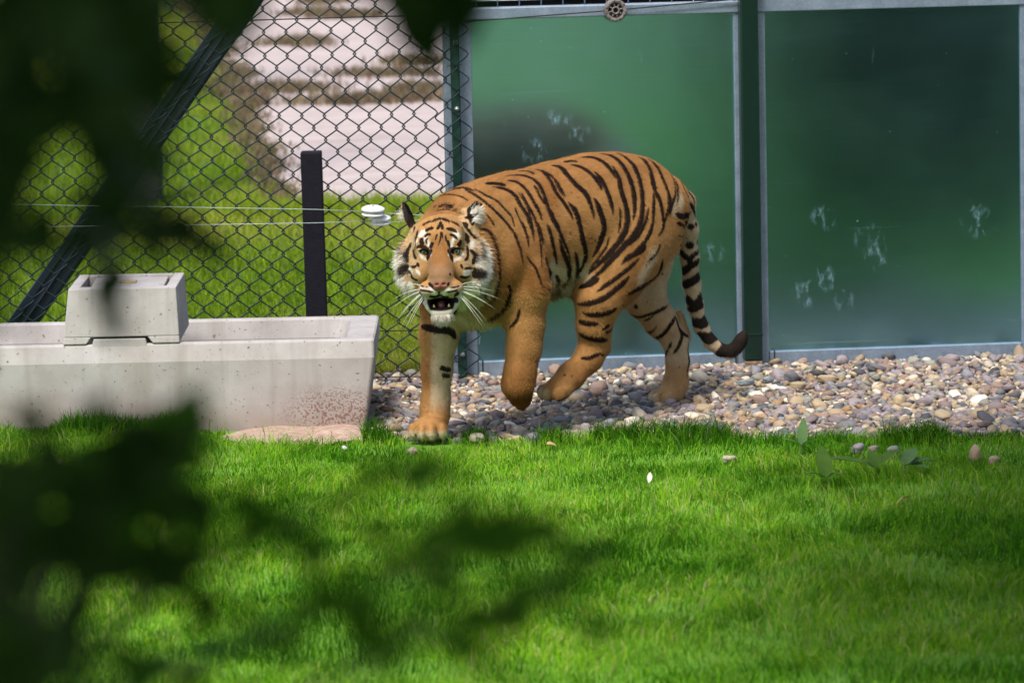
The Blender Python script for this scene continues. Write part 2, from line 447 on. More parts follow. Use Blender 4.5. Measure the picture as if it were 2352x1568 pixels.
# corner post of the fence, in front of the first upright
m_darkgreen = simple('green_coated_steel', (0.001, 0.020, 0.014), (0.003, 0.032, 0.022), 0.35, 0, 30)
FY = 1.085                                            # the wire fence's plane
cp = at(1052, 500, FY + 13.0)
corner = tag(empty('fence_post', (cp[0] + 0.004, FY + 0.012, 0)), 'slim green steel fence post at the end of the wire fence', 'post')
MB().box(-0.0145, 0.0145, 0, 0.03, -0.1, 2.3).build('shaft', m_darkgreen, corner, bevel=0.004, rot=(0, R(-0.2), 0))
for v_ in (251, 640, 815, 98):
    p = at(1051, v_, FY + 13.0)
    MB().lathe([(0.008, 0), (0.008, 0.003), (0.0045, 0.0045), (0.0045, 0.009), (0.001, 0.0095)], 12, (0, -0.001, p[2]), 'y').build('bolt', m_bolt, corner, True)
for v_ in (430, 555, 150):
    p = at(1051, v_, FY + 13.0)
    MB().tube([(-0.03, 0.012, p[2] - 0.006), (-0.017, -0.003, p[2]), (0.0, -0.0035, p[2] + 0.001), (0.017, -0.003, p[2]), (0.02, 0.02, p[2])], 0.0013, 5).build('tie_wire', m_darkgreen, corner, True)

# ------------------------------------------------------------------ chain-link fence
m_wire = simple('green_plastic_coating', (0.001, 0.008, 0.011), (0.002, 0.016, 0.019), 0.45, 0, 25)
fence = tag(empty('wire_fence', (0, FY, 0)), 'green chain link fence with a ragged cut edge beside the metal wall', 'fence')
PX = 0.0712; HY = 0.0365                              # diamond width, half a diamond's height
x_end = at(1088, 500, FY + 13.0)[0]
NW = int((x_end + 2.1) / (PX / 2)) + 1
def warp(x, z):
    s_ = np.clip((x + 1.0) / 0.9, 0, 1)
    dx = 0.010 * np.sin(z * 5.1 + x * 2.3) * s_ + 0.006 * math.sin(z * 2.2 + 1 + x)
    dz = 0.008 * math.sin(x * 4.3 + z * 1.3) + 0.012 * s_ * math.sin(z * 6.0 + 0.7) - 0.03 * (x + 0.5)* 0.5
    dy = -0.012 * s_ * (math.sin(z * 7 + x * 9) + 0.6)
    return x + dx, dy, z + dz
for w in range(NW):
    xl = x_end - (w + 1) * PX / 2
    pts = []; zlo = -0.02 if w > 2 else -0.035
    for j in range(-1, 52):
        z = j * HY + zlo
        side = (j + w) % 2                           # 0: at the column's left hook, 1: right hook
        over = 0.0042
        xh = xl + (PX / 2 + over if side else -over)
        yk = 0.0026
        # each bend: in front of the neighbour on one flank, behind on the other
        for (dz, dxx, yy) in ((-0.0075, -0.006, -yk), (0.0, 0.0, 0.0), (0.0075, -0.006, yk)):
            xx = xh + (dxx if side else -dxx)
            a, b, c_ = warp(xx, z + dz); pts.append((a, yy * (1 if side else -1) + b, c_))
    if pts[0][2] > 0: pass
    MB().tube(pts, 0.0024, 5).build('wire', m_wire, fence, True)
tz = at(600, 46, FY + 13.0)[2]
MB().tube([(-2.2, 0.004, tz - 0.004), (-1.2, 0.004, tz - 0.004), (cp[0], 0.004, tz + 0.004)], 0.002, 6).build('tension_wire', m_wire, fence, True)
for v_ in (760, 866):
    p = at(900, v_, FY + 13.0)
    MB().tube([(-2.2, 0.005, p[2] - 0.002), (cp[0], 0.005, p[2])], 0.0016, 5).build('tension_wire', m_wire, fence, True)

# the wire that runs over the wall's top rail, with its round brown insulator
a = at_plane(1070, 50, W0 + WN * -0.03, WN); b = at_plane(1413, 24, W0 + WN * -0.03, WN); c_ = at_plane(1720, -4, W0 + WN * -0.03, WN)
tw = MB().tube([tuple(a), tuple(a * .66 + b * .34), tuple(b), tuple(b * .5 + c_ * .5), tuple(c_)], 0.0022, 6).build('strand_wire', m_wire, None, True)
tag(tw, 'dark green wire running along the top rail to the round insulator', 'wire')
m_ceram = simple('brown_ceramic', (0.09, 0.07, 0.065), (0.22, 0.19, 0.18), 0.6, 0, 45, 0.6)
ins = tag(empty('round_insulator', tuple(b), WALL_YAW), 'round brown spoked insulator on the top rail of the metal wall', 'insulator')
g = MB(); RI = 0.0355
g.lathe([(RI * .97, -0.022), (RI, -0.018), (RI, 0.014), (RI * .97, 0.017), (RI * .72, 0.018), (RI * .66, 0.015), (RI * .64, -0.004), (RI * .6, -0.006), (RI * .05, -0.006)], 32, (0, 0, 0), 'y')
g.build('rim', m_ceram, ins, True)
for k in range(8):
    t = k * math.pi / 4 + 0.25
    MB().tube([(math.cos(t) * RI * .26, -0.012, math.sin(t) * RI * .26), (math.cos(t) * RI * .7, -0.013, math.sin(t) * RI * .7)], 0.0026, 6).build('spoke', m_ceram, ins, True)
MB().lathe([(RI * .36, -0.003), (RI * .36, 0.016), (RI * .30, 0.017), (RI * .22, 0.016), (RI * .22, 0.004), (RI * .05, 0.004)], 16, (0, 0, 0), 'y').build('hub', m_ceram, ins, True)
MB().lathe([(RI * .21, 0.0042), (RI * .21, 0.0062), (0.001, 0.0064)], 12, (0, 0, 0), 'y').build('bore', m_black, ins)
for k in range(11):
    t = k * 2 * math.pi / 11
    MB().lathe([(0.0022, 0.0165), (0.0022, 0.0185), (0.0004, 0.0186)], 8, (math.cos(t) * RI * .84, 0, math.sin(t) * RI * .84), 'y').build('rivet', m_black if k % 4 else m_bolt, ins)

# ------------------------------------------------------------------ black post, electric wires, insulators
m_recycled = simple('black_recycled_plastic', (0.003, 0.003, 0.006), (0.007, 0.006, 0.012), 0.7, 0, 40, 0.3)
m_recycled.node_tree.nodes['Principled BSDF'].inputs['Specular IOR Level'].default_value = 0.2
pl = at(701, 600, 13.98); pr = at(749, 600, 13.98); ptop = at(725, 350, 13.98)
bp = tag(empty('plastic_post', ((pl[0] + pr[0]) / 2, 0.98, 0)), 'short black square post standing between trough and wire fence', 'post')
hw = (pr[0] - pl[0]) / 2
MB().box(-hw, hw, 0, 0.07, -0.15, ptop[2]).build('shaft', m_recycled, bp, bevel=0.004, rot=(0, R(-0.5), 0))
MB().tube([(-hw - 0.001, 0.02, ptop[2] - 0.05), (-hw - 0.008, 0.015, ptop[2] - 0.06), (-hw - 0.001, 0.02, ptop[2] - 0.075)], 0.0015, 5).build('staple', m_bolt, bp, True)
m_ewire = simple('pale_electric_wire', (0.28, 0.38, 0.35), (0.4, 0.48, 0.44), 0.5, 0.3)
for (pts, lab) in (([(-60, 468), (300, 474), (725, 481), (845, 486)], 'upper pale electric wire stretched past the black post'),
                   ([(-60, 522), (300, 519), (725, 512), (862, 507)], 'lower pale electric wire stretched past the black post'),
                   ([(872, 489), (960, 494), (1040, 498)], 'short pale wire from the upper white insulator towards the fence post'),
                   ([(890, 511), (960, 506), (1040, 500)], 'short pale wire from the lower white insulator towards the fence post')):
    D = 13.955
    P = [at(u_, v_, D) for u_, v_ in pts]
    o = MB().tube(P, 0.0011, 6).build('electric_wire', m_ewire, None, True)
    tag(o, lab, 'wire', 'electric wires along the fence')
m_porc, nt, bs = nmat('white_porcelain'); bs.inputs['Base Color'].default_value = (0.8, 0.8, 0.78, 1); bs.inputs['Roughness'].default_value = 0.25
def bobbin(px, py, D, r_, lab, tilt):
    p = at(px, py, D)
    e = tag(empty('bobbin_insulator', p), lab, 'insulator', 'white insulators on the electric wires')
    e.rotation_euler = (R(4), R(tilt), 0)
    h = r_ * 0.42
    MB().lathe([(r_ * .55, h * 1.15), (r_ * .93, h * .75), (r_, h * .45), (r_ * .97, h * .2), (r_ * .5, h * .1), (r_ * .42, -h * .1),
                (r_ * .5, -h * .25), (r_ * .94, -h * .4), (r_ * .95, -h * .65), (r_ * .55, -h * .95), (r_ * .2, -h)], 28).build('body', m_porc, e, True)
    MB().lathe([(0.004, h * 1.17), (0.004, h * 1.21), (0.001, h * 1.215)], 10).build('bore', m_black, e)
bobbin(857, 486, 13.945, 0.0375, 'larger white disc insulator, upper of the two beside the tiger', 2)
bobbin(874, 507, 13.975, 0.0345, 'smaller white disc insulator, lower of the two beside the tiger', -2)

# ------------------------------------------------------------------ drinking trough
m_conc, nt, bs = nmat('pale_concrete')
f = noise(nt, 7, 8, 0.65); f2 = noise(nt, 90, 3, 0.5); f3 = noise(nt, 2.0, 5, 0.6, mapped(nt, (1, 1, 3)))
c = ramp(nt, f, [(0.25, (0.31, 0.285, 0.27)), (0.7, (0.43, 0.41, 0.40))])
sep = nt.nodes.new('ShaderNodeSeparateXYZ'); nt.links.new(nt.nodes['tc'].outputs['Object'], sep.inputs[0])
# mud splashed up from the ground
mud = math_(nt, 'ADD', math_(nt, 'MULTIPLY', sep.outputs['Z'], -4.6), math_(nt, 'MULTIPLY', f3, 1.25))
c = mixc(nt, ramp(nt, mud, [(0.05, (0, 0, 0)), (0.55, (0.55, 0.55, 0.55))]), c, (0.25, 0.18, 0.13))
drip = noise(nt, 11, 4, 0.6, mapped(nt, (1.6, 1, 0.07)))
c = mixc(nt, ramp(nt, drip, [(0.50, (0, 0, 0)), (0.68, (0.38, 0.38, 0.38))]), c, (0.22, 0.19, 0.16))
c = mixc(nt, ramp(nt, noise(nt, 4.0, 3, 0.6), [(0.5, (0, 0, 0)), (0.75, (0.22, 0.22, 0.22))]), c, (0.28, 0.23, 0.17))
c = mixc(nt, ramp(nt, f2, [(0.66, (0, 0, 0)), (0.70, (0.85, 0.85, 0.85))]), c, (0.13, 0.10, 0.08))
# reddish splash beside the right end
spl = noise(nt, 150, 2, 0.5)
dd = nt.nodes.new('ShaderNodeVectorMath'); dd.operation = 'DISTANCE'
nt.links.new(mapped(nt, (0.55, 1, 1)), dd.inputs[0]); dd.inputs[1].default_value = (-0.045, 0.0, 0.03)
gg = math_(nt, 'SUBTRACT', 1.0, math_(nt, 'DIVIDE', dd.outputs['Value'], 0.10))
sp = math_(nt, 'MULTIPLY', ramp(nt, gg, [(0.0, (0, 0, 0)), (0.55, (1, 1, 1))]), ramp(nt, spl, [(0.52, (0, 0, 0)), (0.56, (1, 1, 1))]))
c = mixc(nt, math_(nt, 'MULTIPLY', sp, 0.8), c, (0.17, 0.07, 0.05))
nt.links.new(c, bs.inputs['Base Color']); bs.inputs['Roughness'].default_value = 0.8
bump(nt, bs, noise(nt, 45, 6), 0.2, 0.004)

TY = 0.27                                            # its front face's foot
tr_r = at(838, 966, TY + 13.0)
trough = tag(empty('drinking_trough', (tr_r[0], TY, 0.0)), 'long pale concrete drinking trough standing on the lawn by the fence', 'trough')
zr = at(600, 780, TY + 13.0 + 0.03)[2]; zb = at(600, 826, TY + 13.0 - 0.012)[2]
L, Wd = 1.9, 0.56
def rr(x0, x1, y0, y1, z, r_, n=5):
    pts = []
    for (cx, cy, a0) in ((x1 - r_, y0 + r_, -90), (x1 - r_, y1 - r_, 0), (x0 + r_, y1 - r_, 90), (x0 + r_, y0 + r_, 180)):
        for k in range(n + 1):
            a = R(a0 + 90 * k / n); pts.append((cx + r_ * math.cos(a), cy + r_ * math.sin(a), z))
    return pts
def loft(rings, name, mat, parent, cap0=True, cap1=True, smooth=False, bevel=0.0):
    n = len(rings[0]); g = MB(); vs = [p for r_ in rings for p in r_]; fs = []
    for i in range(len(rings) - 1):
        for k in range(n):
            a_, b_ = i * n + k, i * n + (k + 1) % n
            fs.append((a_, b_, b_ + n, a_ + n))
    if cap0: fs.append(tuple(reversed(range(n))))
    if cap1: fs.append(tuple(range((len(rings) - 1) * n, len(rings) * n)))
    g.add(vs, fs)
    return g.build(name, mat, parent, smooth, bevel=bevel)
o_ = 0.034                                           # outward lean of the sides
rings = [rr(-L, 0, 0, Wd, -0.03, 0.012), rr(-L - o_, o_, -o_ * .45, Wd + o_ * .45, zb, 0.012), rr(-L - o_ + .006, o_ + .000, -o_ * .45 + .012, Wd + o_ * .45 - .012, zr - .004, 0.012),
         rr(-L - o_ + .010, o_ - .006, -o_ * .45 + .018, Wd + o_ * .45 - .018, zr, 0.012),
         rr(-L + .05, -0.045, .03, Wd - .03, zr, 0.05), rr(-L + .055, -0.052, .036, Wd - .036, zr - .006, 0.05),
         rr(-L + .09, -0.085, .075, Wd - .06, zr - 0.115, 0.05)]
loft(rings, 'basin', m_conc, trough, True, True, False, 0.0025)
m_water, nt, bs = nmat('murky_water'); bs.inputs['Base Color'].default_value = (0.06, 0.05, 0.03, 1); bs.inputs['Roughness'].default_value = 0.08
MB().add(rr(-L + .075, -0.07, .056, Wd - .045, zr - 0.06, 0.05), [tuple(range(24))]).build('water', m_water, trough)
m_scum = simple('dry_algae', (0.22, 0.17, 0.08), (0.40, 0.33, 0.2), 0.9, 0, 60)
loft([rr(-L + .0738, -0.0688, .0545, Wd - .0445, zr - 0.0605, 0.05), rr(-L + .0722, -0.0672, .0525, Wd - .0435, zr - 0.052, 0.05)], 'tide_line', m_scum, trough, False, False)
# header box over the rim
hx0 = at(146, 776, TY + 13.02)[0] - tr_r[0]; hx1 = at(414, 776, TY + 13.02)[0] - tr_r[0]
tx0 = at(158, 662, TY + 13.03)[0] - tr_r[0]; tx1 = at(405, 658, TY + 13.03)[0] - tr_r[0]
nx0 = at(205, 770, TY + 13.02)[0] - tr_r[0]; nx1 = at(346, 770, TY + 13.02)[0] - tr_r[0]
zt = at(280, 660, TY + 13.03)[2]; yb = 0.40
f0 = -0.006; f1 = 0.012                              # front face at foot and top
zn = zr + 0.022
header = MB()
def lx(z, a, b): return a + (b - a) * (z - zr) / (zt - zr)
# front skin with the notch: three slabs
def slab(xa0, xa1, z0, xb0, xb1, z1):
    ya0 = f0 + (f1 - f0) * (z0 - zr) / (zt - zr); ya1 = f0 + (f1 - f0) * (z1 - zr) / (zt - zr)
    header.hexa([(xa0, ya0, z0), (xa1, ya0, z0), (xa1, ya0 + .05, z0), (xa0, ya0 + .05, z0)], [(xb0, ya1, z1), (xb1, ya1, z1), (xb1, ya1 + .05, z1), (xb0, ya1 + .05, z1)])
slab(hx0, nx0 - .008, zr + .001, lx(zn, hx0, tx0), nx0 + .008, zn)
slab(nx1 + .008, hx1, zr + .001, nx1 - .008, lx(zn, hx1, tx1), zn)
slab(lx(zn, hx0, tx0), lx(zn, hx1, tx1), zn, tx0, tx1, zt)
header.build('header_front', m_conc, trough, bevel=0.003)
for (b0, t0, sg) in ((hx0, tx0, 1), (hx1, tx1, -1)):
    w_ = 0.032 * sg
    lo = [(b0, f0 + .0505, zr + .001), (b0 + w_, f0 + .0505, zr + .001), (b0 + w_, yb, zr + .001), (b0, yb, zr + .001)]
    hi = [(t0, f1 + .0505, zt), (t0 + w_, f1 + .0505, zt), (t0 + w_, yb - .02, zt), (t0, yb - .02, zt)]
    if sg < 0: lo = [lo[1], lo[0], lo[3], lo[2]]; hi = [hi[1], hi[0], hi[3], hi[2]]
    MB().hexa(lo, hi).build('header_side', m_conc, trough, bevel=0.003)
MB().hexa([(hx0 + .033, yb - .06, zr - 0.05), (hx1 - .033, yb - .06, zr - 0.05), (hx1 - .033, yb, zr - 0.05), (hx0 + .033, yb, zr - 0.05)],
          [(tx0 + .033, yb - .06, zt), (tx1 - .033, yb - .06, zt), (tx1 - .033, yb - .02, zt), (tx0 + .033, yb - .02, zt)]).build('header_back', m_conc, trough, bevel=0.003)
MB().hexa([(tx0 + .055, .066, zt - .045), (tx1 - .045, .066, zt - .045), (tx1 - .045, yb - .064, zt - .045), (tx0 + .055, yb - .064, zt - .045)],
          [(tx0 + .055, .066, zt - .012), (tx1 - .045, .066, zt - .012), (tx1 - .045, yb - .064, zt - .004), (tx0 + .055, yb - .064, zt - .004)]).build('lid', m_conc, trough, bevel=0.003)
MB().box(-.55 * 0 + (tx0 + tx1) / 2 - .025, (tx0 + tx1) / 2 + .025, .20, .25, zt - .015, zt - .0035).build('lid_plug', m_scum, trough)
MB().hexa([(nx0 + .004, f0 + .001, zr - .03), (nx1 - .004, f0 + .001, zr - .03), (nx1 - .004, .045, zr - .03), (nx0 + .004, .045, zr - .03)],
          [(nx0 + .014, f0 + .003, zn - .006), (nx1 - .014, f0 + .003, zn - .006), (nx1 - .014, .045, zn - .006), (nx0 + .014, .045, zn - .006)]).build('rim_block', m_conc, trough, bevel=0.003)

# bare earth in front of the trough's end
m_earth = simple('bare_earth', (0.30, 0.19, 0.14), (0.46, 0.34, 0.27), 0.95, 0, 25, 0.7, 0.01)
ea = [at(u_, v_, z=0.0) for u_, v_ in ((530, 975), (850, 968), (880, 1003), (560, 1000))]
ex0, ex1 = ea[0][0] - .02, ea[2][0]
def earth_in(x, y):
    cx, cy = (ex0 + ex1) / 2, 0.13
    return ((x - cx) / ((ex1 - ex0) / 2)) ** 2 + ((y - cy) / 0.21) ** 2 < 1 + 0.7 * (fbm(x, y, 31, 3, 9) - 0.5)
earth = sheet('bare_earth', np.arange(ex0 - .1, ex1 + .1, .01), np.arange(-0.2, 0.45, .01), lambda X, Y: 0.0 + 0.022 * (fbm(X, Y, 33, 4, 10) - 0.4) - .012 * (((X - (ex0 + ex1) / 2) / ((ex1 - ex0) / 2)) ** 2 + ((Y - .13) / .21) ** 2), m_earth, earth_in)
tag(earth, 'patch of bare reddish earth under the trough end', 'earth', kind='structure')

# ------------------------------------------------------------------ posts and brace behind the fence
m_brace, nt, bs = nmat('dark_painted_steel'); bs.inputs['Base Color'].default_value = (0.006, 0.013, 0.022, 1); bs.inputs['Roughness'].default_value = 0.3
bs.inputs['Specular IOR Level'].default_value = 0.6
pb = at(40, 760, 14.9); pt = at(590, -30, 14.9)
brace = tag(empty('steel_brace', pb), 'thick dark steel brace leaning behind the wire fence', 'brace')
dv = Vector(pt - pb); ln = dv.length * 1.5
brace.rotation_euler = (0, math.atan2(dv.x, dv.z), 0)
MB().box(-.044, .044, -.036, .036, -0.35, ln).build('tube', m_brace, brace, bevel=0.012, seg=3)
MB().box(-.0445, -.018, -.0445, -.0365, -0.3, ln).build('flange', m_brace, brace, bevel=0.003)
MB().box(-.0, .006, -.050, -.0365, -0.3, ln).build('cable', m_brace, brace, bevel=0.0025)
m_tower = simple('dark_timber', (0.006, 0.008, 0.006), (0.016, 0.018, 0.012), 0.85, 0, 12, 0.4, 0.01, (6, 6, 0.6))
for (u0, u1, v_, lab) in ((160, 243, 262, 'dark timber leg standing farther off behind the fence'), (292, 368, 472, 'thick dark timber leg standing in grass behind the brace')):
    p0 = at(u0, v_, z=0.0); p1 = at(u1, v_, z=0.0); w_ = (p1[0] - p0[0])
    e = tag(empty('timber_post', ((p0[0] + p1[0]) / 2, p0[1], 0)), lab, 'post')
    MB().box(-w_ / 2, w_ / 2, 0, w_, -0.3, 4.2).build('shaft', m_tower, e, bevel=0.01)
    MB().box(-w_ * .62, w_ * .62, -0.02, w_ + 0.02, 4.2, 4.5).build('cap_beam', m_tower, e, bevel=0.01)

# ------------------------------------------------------------------ tiger
# body frame: HD points where it walks, LD to its own left, CO lies on the ground under the withers
HD = np.array([-0.748, -0.664, 0.0]); HD /= np.linalg.norm(HD)
LD = np.array([-HD[1], HD[0], 0.0])                  # to the animal's left: towards the viewer and to the right
CO = np.array([-0.193, -0.052, 0.0])
UPV = np.array([0, 0, 1.0])
def BP(s, l, z): return CO - HD * s + LD * l + UPV * z
def TP(u, v, l): return at_plane(u, v, CO + LD * l, LD)

def n_(v): v = np.asarray(v, float); return v / np.linalg.norm(v)
class Prim:
    """elliptic capsule (a to b, half-widths, half-heights) ; a==b gives an ellipsoid"""
    def __init__(s, a, b, wa, ha, wb=None, hb=None, side=None, k=0.03, cap=None):
        s.a = np.asarray(a, float); s.b = np.asarray(b, float)
        s.wa, s.ha = wa, ha; s.wb = wa if wb is None else wb; s.hb = ha if hb is None else hb
        d = s.b - s.a; s.L = np.linalg.norm(d)
        n = d / s.L if s.L > 1e-6 else np.array([0, 0, 1.0])
        sd = np.asarray(side, float) if side is not None else (np.cross(n, UPV) if abs(n[2]) < .95 else LD)
        sd = sd - n * sd.dot(n); s.sd = n_(sd); s.n = n; s.up = np.cross(n, s.sd); s.k = k; s.cap = cap
        rmax = max(wa, ha, s.wb, s.hb) + (cap or 0)
        s.c = (s.a + s.b) / 2; s.R = s.L / 2 + rmax
    def __call__(s, P):
        r = P - s.a
        al = r @ s.n
        if s.L > 1e-6:
            t = np.clip(al / s.L, 0, 1); w = s.wa + (s.wb - s.wa) * t; h = s.ha + (s.hb - s.ha) * t; al = al - t * s.L
        else: w = s.wa; h = s.ha
        c = s.cap if s.cap else np.minimum(w, h)
        x = (r @ s.sd) / w; y = (r @ s.up) / h; z = al / c
        x2, y2, z2 = x * x, y * y, z * z
        k0 = np.sqrt(x2 + y2 + z2); k1 = np.sqrt(x2 / (w * w) + y2 / (h * h) + z2 / (c * c)) + 1e-9
        return k0 * (k0 - 1.0) / k1
class Ell:
    def __init__(s, c, rad, axes=None, k=0.02):
        s.c = np.asarray(c, float); s.r = np.asarray(rad, float); s.A = np.eye(3) if axes is None else np.asarray(axes, float); s.k = k; s.R = s.r.max()
    def __call__(s, P):
        q = (P - s.c) @ s.A.T / s.r
        q2 = q * q; k0 = np.sqrt(q2.sum(1)); k1 = np.sqrt((q2 / (s.r * s.r)).sum(1)) + 1e-9
        return k0 * (k0 - 1.0) / k1
def smin(a, b, k):
    h = np.maximum(k - np.abs(a - b), 0) / k
    return np.minimum(a, b) - h * h * k * 0.25
class Group:
    def __init__(s, prims, k, cuts=()):
        s.p = prims; s.k = k; s.cuts = cuts
        lo = np.min([p.c - p.R for p in prims], 0); hi = np.max([p.c + p.R for p in prims], 0)
        s.c = (lo + hi) / 2; s.h = (hi - lo) / 2 + 0.07
    def __call__(s, P):
        out = np.full(len(P), 9.0)
        m = (np.abs(P - s.c) < s.h).all(1)
        if m.any():
            Q = P[m]; d = s.p[0](Q)
            for p in s.p[1:]: d = smin(d, p(Q), p.k)
            for (c, k) in s.cuts: d = -smin(-d, c(Q), k)
            out[m] = d
        return out
def chain(pts, k=0.04, side=None):
    """pts: (point, half-width across, half-height)"""
    return [Prim(p0, p1, w0, h0, w1, h1, side, k) for (p0, w0, h0), (p1, w1, h1) in zip(pts[:-1], pts[1:])]

# --- torso
TS = [(0.05, .525, .130, .100), (0.11, .528, .168, .128), (0.20, .552, .172, .144), (0.30, .566, .170, .150), (0.45, .587, .166, .150), (0.58, .600, .166, .146),
      (0.70, .595, .163, .138), (0.78, .596, .136, .120), (0.86, .590, .098, .086)]
torso = [(BP(s, 0, z), hw, hh) for s, z, hh, hw in TS]
SIDE = LD
prT = chain(torso, 0.06, SIDE)
prT.append(Prim(BP(0.05, -0.045, .61), BP(0.10, -0.05, .60), .042, .085, .045, .085, SIDE, .04))       # shoulder blades
prT.append(Prim(BP(0.055, 0.075, .60), BP(0.13, 0.085, .52), .060, .10, .07, .11, SIDE, .06))
prT.append(Prim(BP(0.66, 0.095, .50), BP(0.76, 0.085, .56), .055, .12, .06, .12, SIDE, .06))            # haunches
prT.append(Prim(BP(0.70, -0.09, .52), BP(0.79, -0.075, .57), .05, .11, .05, .11, SIDE, .06))
prT.append(Prim(TP(1268, 672, 0.04), TP(1325, 652, 0.04), .020, .020, .016, .016, SIDE, .04))           # belly fold
prT.append(Ell(TP(1105, 695, 0.02), (.085, .085, .068), None, .07))                                   # loose chest skin
prT += [Ell(TP(1212, 640, .135), (.045, .062, .085), np.stack([HD, LD, UPV]), .022), Ell(TP(1160, 585, .125), (.040, .05, .075), np.stack([HD, LD, UPV]), .022),
        Ell(TP(1445, 560, .125), (.075, .055, .10), np.stack([HD, LD, UPV]), .025), Ell(TP(1500, 470, .10), (.07, .05, .06), np.stack([HD, LD, UPV]), .03)]
# --- head: frame with x to the right of the picture, y up, z towards the viewer
HC0 = at(1011.5, 607, 12.79)
HZ = n_(CAM_POS - HC0 + np.array([0.0, 0, -0.10])); HX = n_(np.cross(UPV, HZ)); HX = n_(HX + UPV * 0.03); HY_ = n_(np.cross(HZ, HX))
HA = np.stack([HX, HY_, HZ])
def HPt(x, y, z): return HC0 + HX * x + HY_ * y + HZ * z
def E_(x, y, z, rx, ry, rz, k=0.02, rot=0):
    A = HA
    if rot: c, s_ = math.cos(rot), math.sin(rot); A = np.stack([HX * c + HY_ * s_, -HX * s_ + HY_ * c, HZ])
    return Ell(HPt(x, y, z), (rx, ry, rz), A, k)
def C_(a, b, wa, ha, wb, hb, k=0.02): return Prim(HPt(*a), HPt(*b), wa, ha, wb, hb, HX, k)
prH = [E_(0, .042, -.03, .086, .082, .10),
       E_(0, .085, -.01, .070, .048, .065, .03),
       C_((0, .045, .03), (0, -.035, .105), .040, .045, .036, .034, .035),       # bridge of the nose
       C_((-.046, .058, .048), (.046, .058, .048), .032, .020, .032, .020, .025), # brows
       E_(-.074, -.008, -.035, .046, .080, .052, .04, .10), E_(.079, -.012, -.035, .046, .080, .052, .04, -.10),  # cheeks and ruff
       E_(-.056, -.050, -.02, .040, .040, .046, .035), E_(.064, -.052, -.02, .044, .042, .046, .035),
       E_(-.052, -.018, .042, .026, .034, .030, .03), E_(.053, -.018, .042, .026, .034, .030, .03),       # cheekbones
       E_(-.031, -.068, .098, .034, .026, .036, .014), E_(.027, -.068, .098, .034, .026, .036, .014),     # muzzle pads
       E_(-.003, -.053, .127, .0245, .015, .015, .010),                                                    # nose
       C_((0, -.085, .00), (-.003, -.128, .078), .050, .030, .032, .022, .03),                            # lower jaw
       E_(-.003, -.138, .080, .028, .018, .020, .015),
       C_((-.045, -.095, .055), (-.036, -.118, .080), .014, .020, .012, .014, .012), C_((.040, -.095, .055), (.032, -.118, .080), .014, .020, .012, .014, .012)]
mouth = E_(-.003, -.1085, .098, .0245, .0112, .062, .01)
socL = E_(-.0445, .037, .079, .0125, .0066, .014, .01, -.26); socR = E_(.0470, .035, .079, .0125, .0066, .014, .01, .26)
nosL = E_(-.013, -.055, .141, .006, .003, .008); nosR = E_(.007, -.055, .141, .006, .003, .008)
prH_cuts = [(mouth, .008), (socL, .006), (socR, .006), (nosL, .004), (nosR, .004)]
# ears: thin cupped leaves
def ear(sx):
    b, t = (HPt(-.075, .110, -.035), HPt(-.097, .182, -.042)) if sx < 0 else (HPt(.087, .106, -.035), HPt(.115, .174, -.042))
    ax = n_(t - b); nm = n_(-HX * sx * 0.75 + HZ * 0.55 + HY_ * .1); nm = n_(nm - ax * nm.dot(ax)); wd = np.cross(ax, nm)
    return Ell((b * .55 + t * .45), (.021, np.linalg.norm(t - b) * .55, .0075), np.stack([wd, ax, nm]), .022), b, t, ax, nm, wd
earL = ear(-1); earR = ear(1)
prH += [earL[0], earR[0]]
_zz = np.linspace(0, .12, 240)
EZ = [float(_zz[Group(prH, .03)(np.stack([HPt(x_, y_, z_) for z_ in _zz])) < 0].max()) for x_, y_ in ((-.0442, .0365), (.0468, .0345))]
EZ = EZ[0]
prH += [C_((-.0580, .0445, EZ - .004), (-.0345, .0430, EZ - .0005), .0055, .0045, .0055, .0045, .006), C_((.0370, .0415, EZ - .0005), (.0605, .0430, EZ - .004), .0055, .0045, .0055, .0045, .006)]  # upper eyelids
# --- neck
neck = [(BP(.11, .01, .555), .115, .130), (BP(.01, .04, .545) , .100, .108), (HPt(.070, -.008, -.16), .088, .090), (HPt(0.01, .01, -.05), .084, .080)]
prN = chain(neck, .06, LD)
prN.append(Prim(HPt(.01, -.05, -.09), BP(.02, .0, .47), .075, .06, .10, .09, LD, .06))             # throat

# --- legs (point, half-width, half-height)
def leg(pts, k=.03): return [Prim(p0, p1, w0, w0 if h0 is None else h0, w1, w1 if h1 is None else h1, None, k) for (p0, w0, h0), (p1, w1, h1) in zip(pts[:-1], pts[1:])]
def paw(c, fwd, size=1.0, spread=.016, down=UPV, toes=4, k=.008):
    """four rounded toes ahead of the pad"""
    fwd = n_(fwd); sd = n_(np.cross(fwd, down)); out = [Ell(c, (.040 * size, .038 * size, .027 * size), np.stack([sd, fwd, np.cross(sd, fwd)]), .02)]
    for i in range(toes):
        o = (i - (toes - 1) / 2)
        f = .036 - .009 * abs(o) ** 1.6
        p = c + fwd * f * size + sd * o * spread * 1.25 * size - down * .004 * size
        out.append(Ell(p, (.0128 * size, .022 * size, .0185 * size), np.stack([sd, fwd, np.cross(sd, fwd)]), k))
    return out
# near foreleg (left), lifted, wrist bent
LF = [(TP(1172, 590, .10), .075, .095), (TP(1205, 680, .115), .060, .066), (TP(1207, 745, .12), .0505, None), (TP(1203, 800, .12), .0465, None),
      (TP(1194, 858, .12), .0420, None), (TP(1189, 882, .118), .0440, .045)]
prLF = leg(LF, .03) + [Prim(TP(1189, 888, .115), TP(1194, 912, .105), .043, .038, .030, .026, None, .02)]
prLF += paw(TP(1195, 908, .10), np.array([.02, .30, -1]), .84, .0105, n_([-.45, -.8, -.1]), 4, .004)

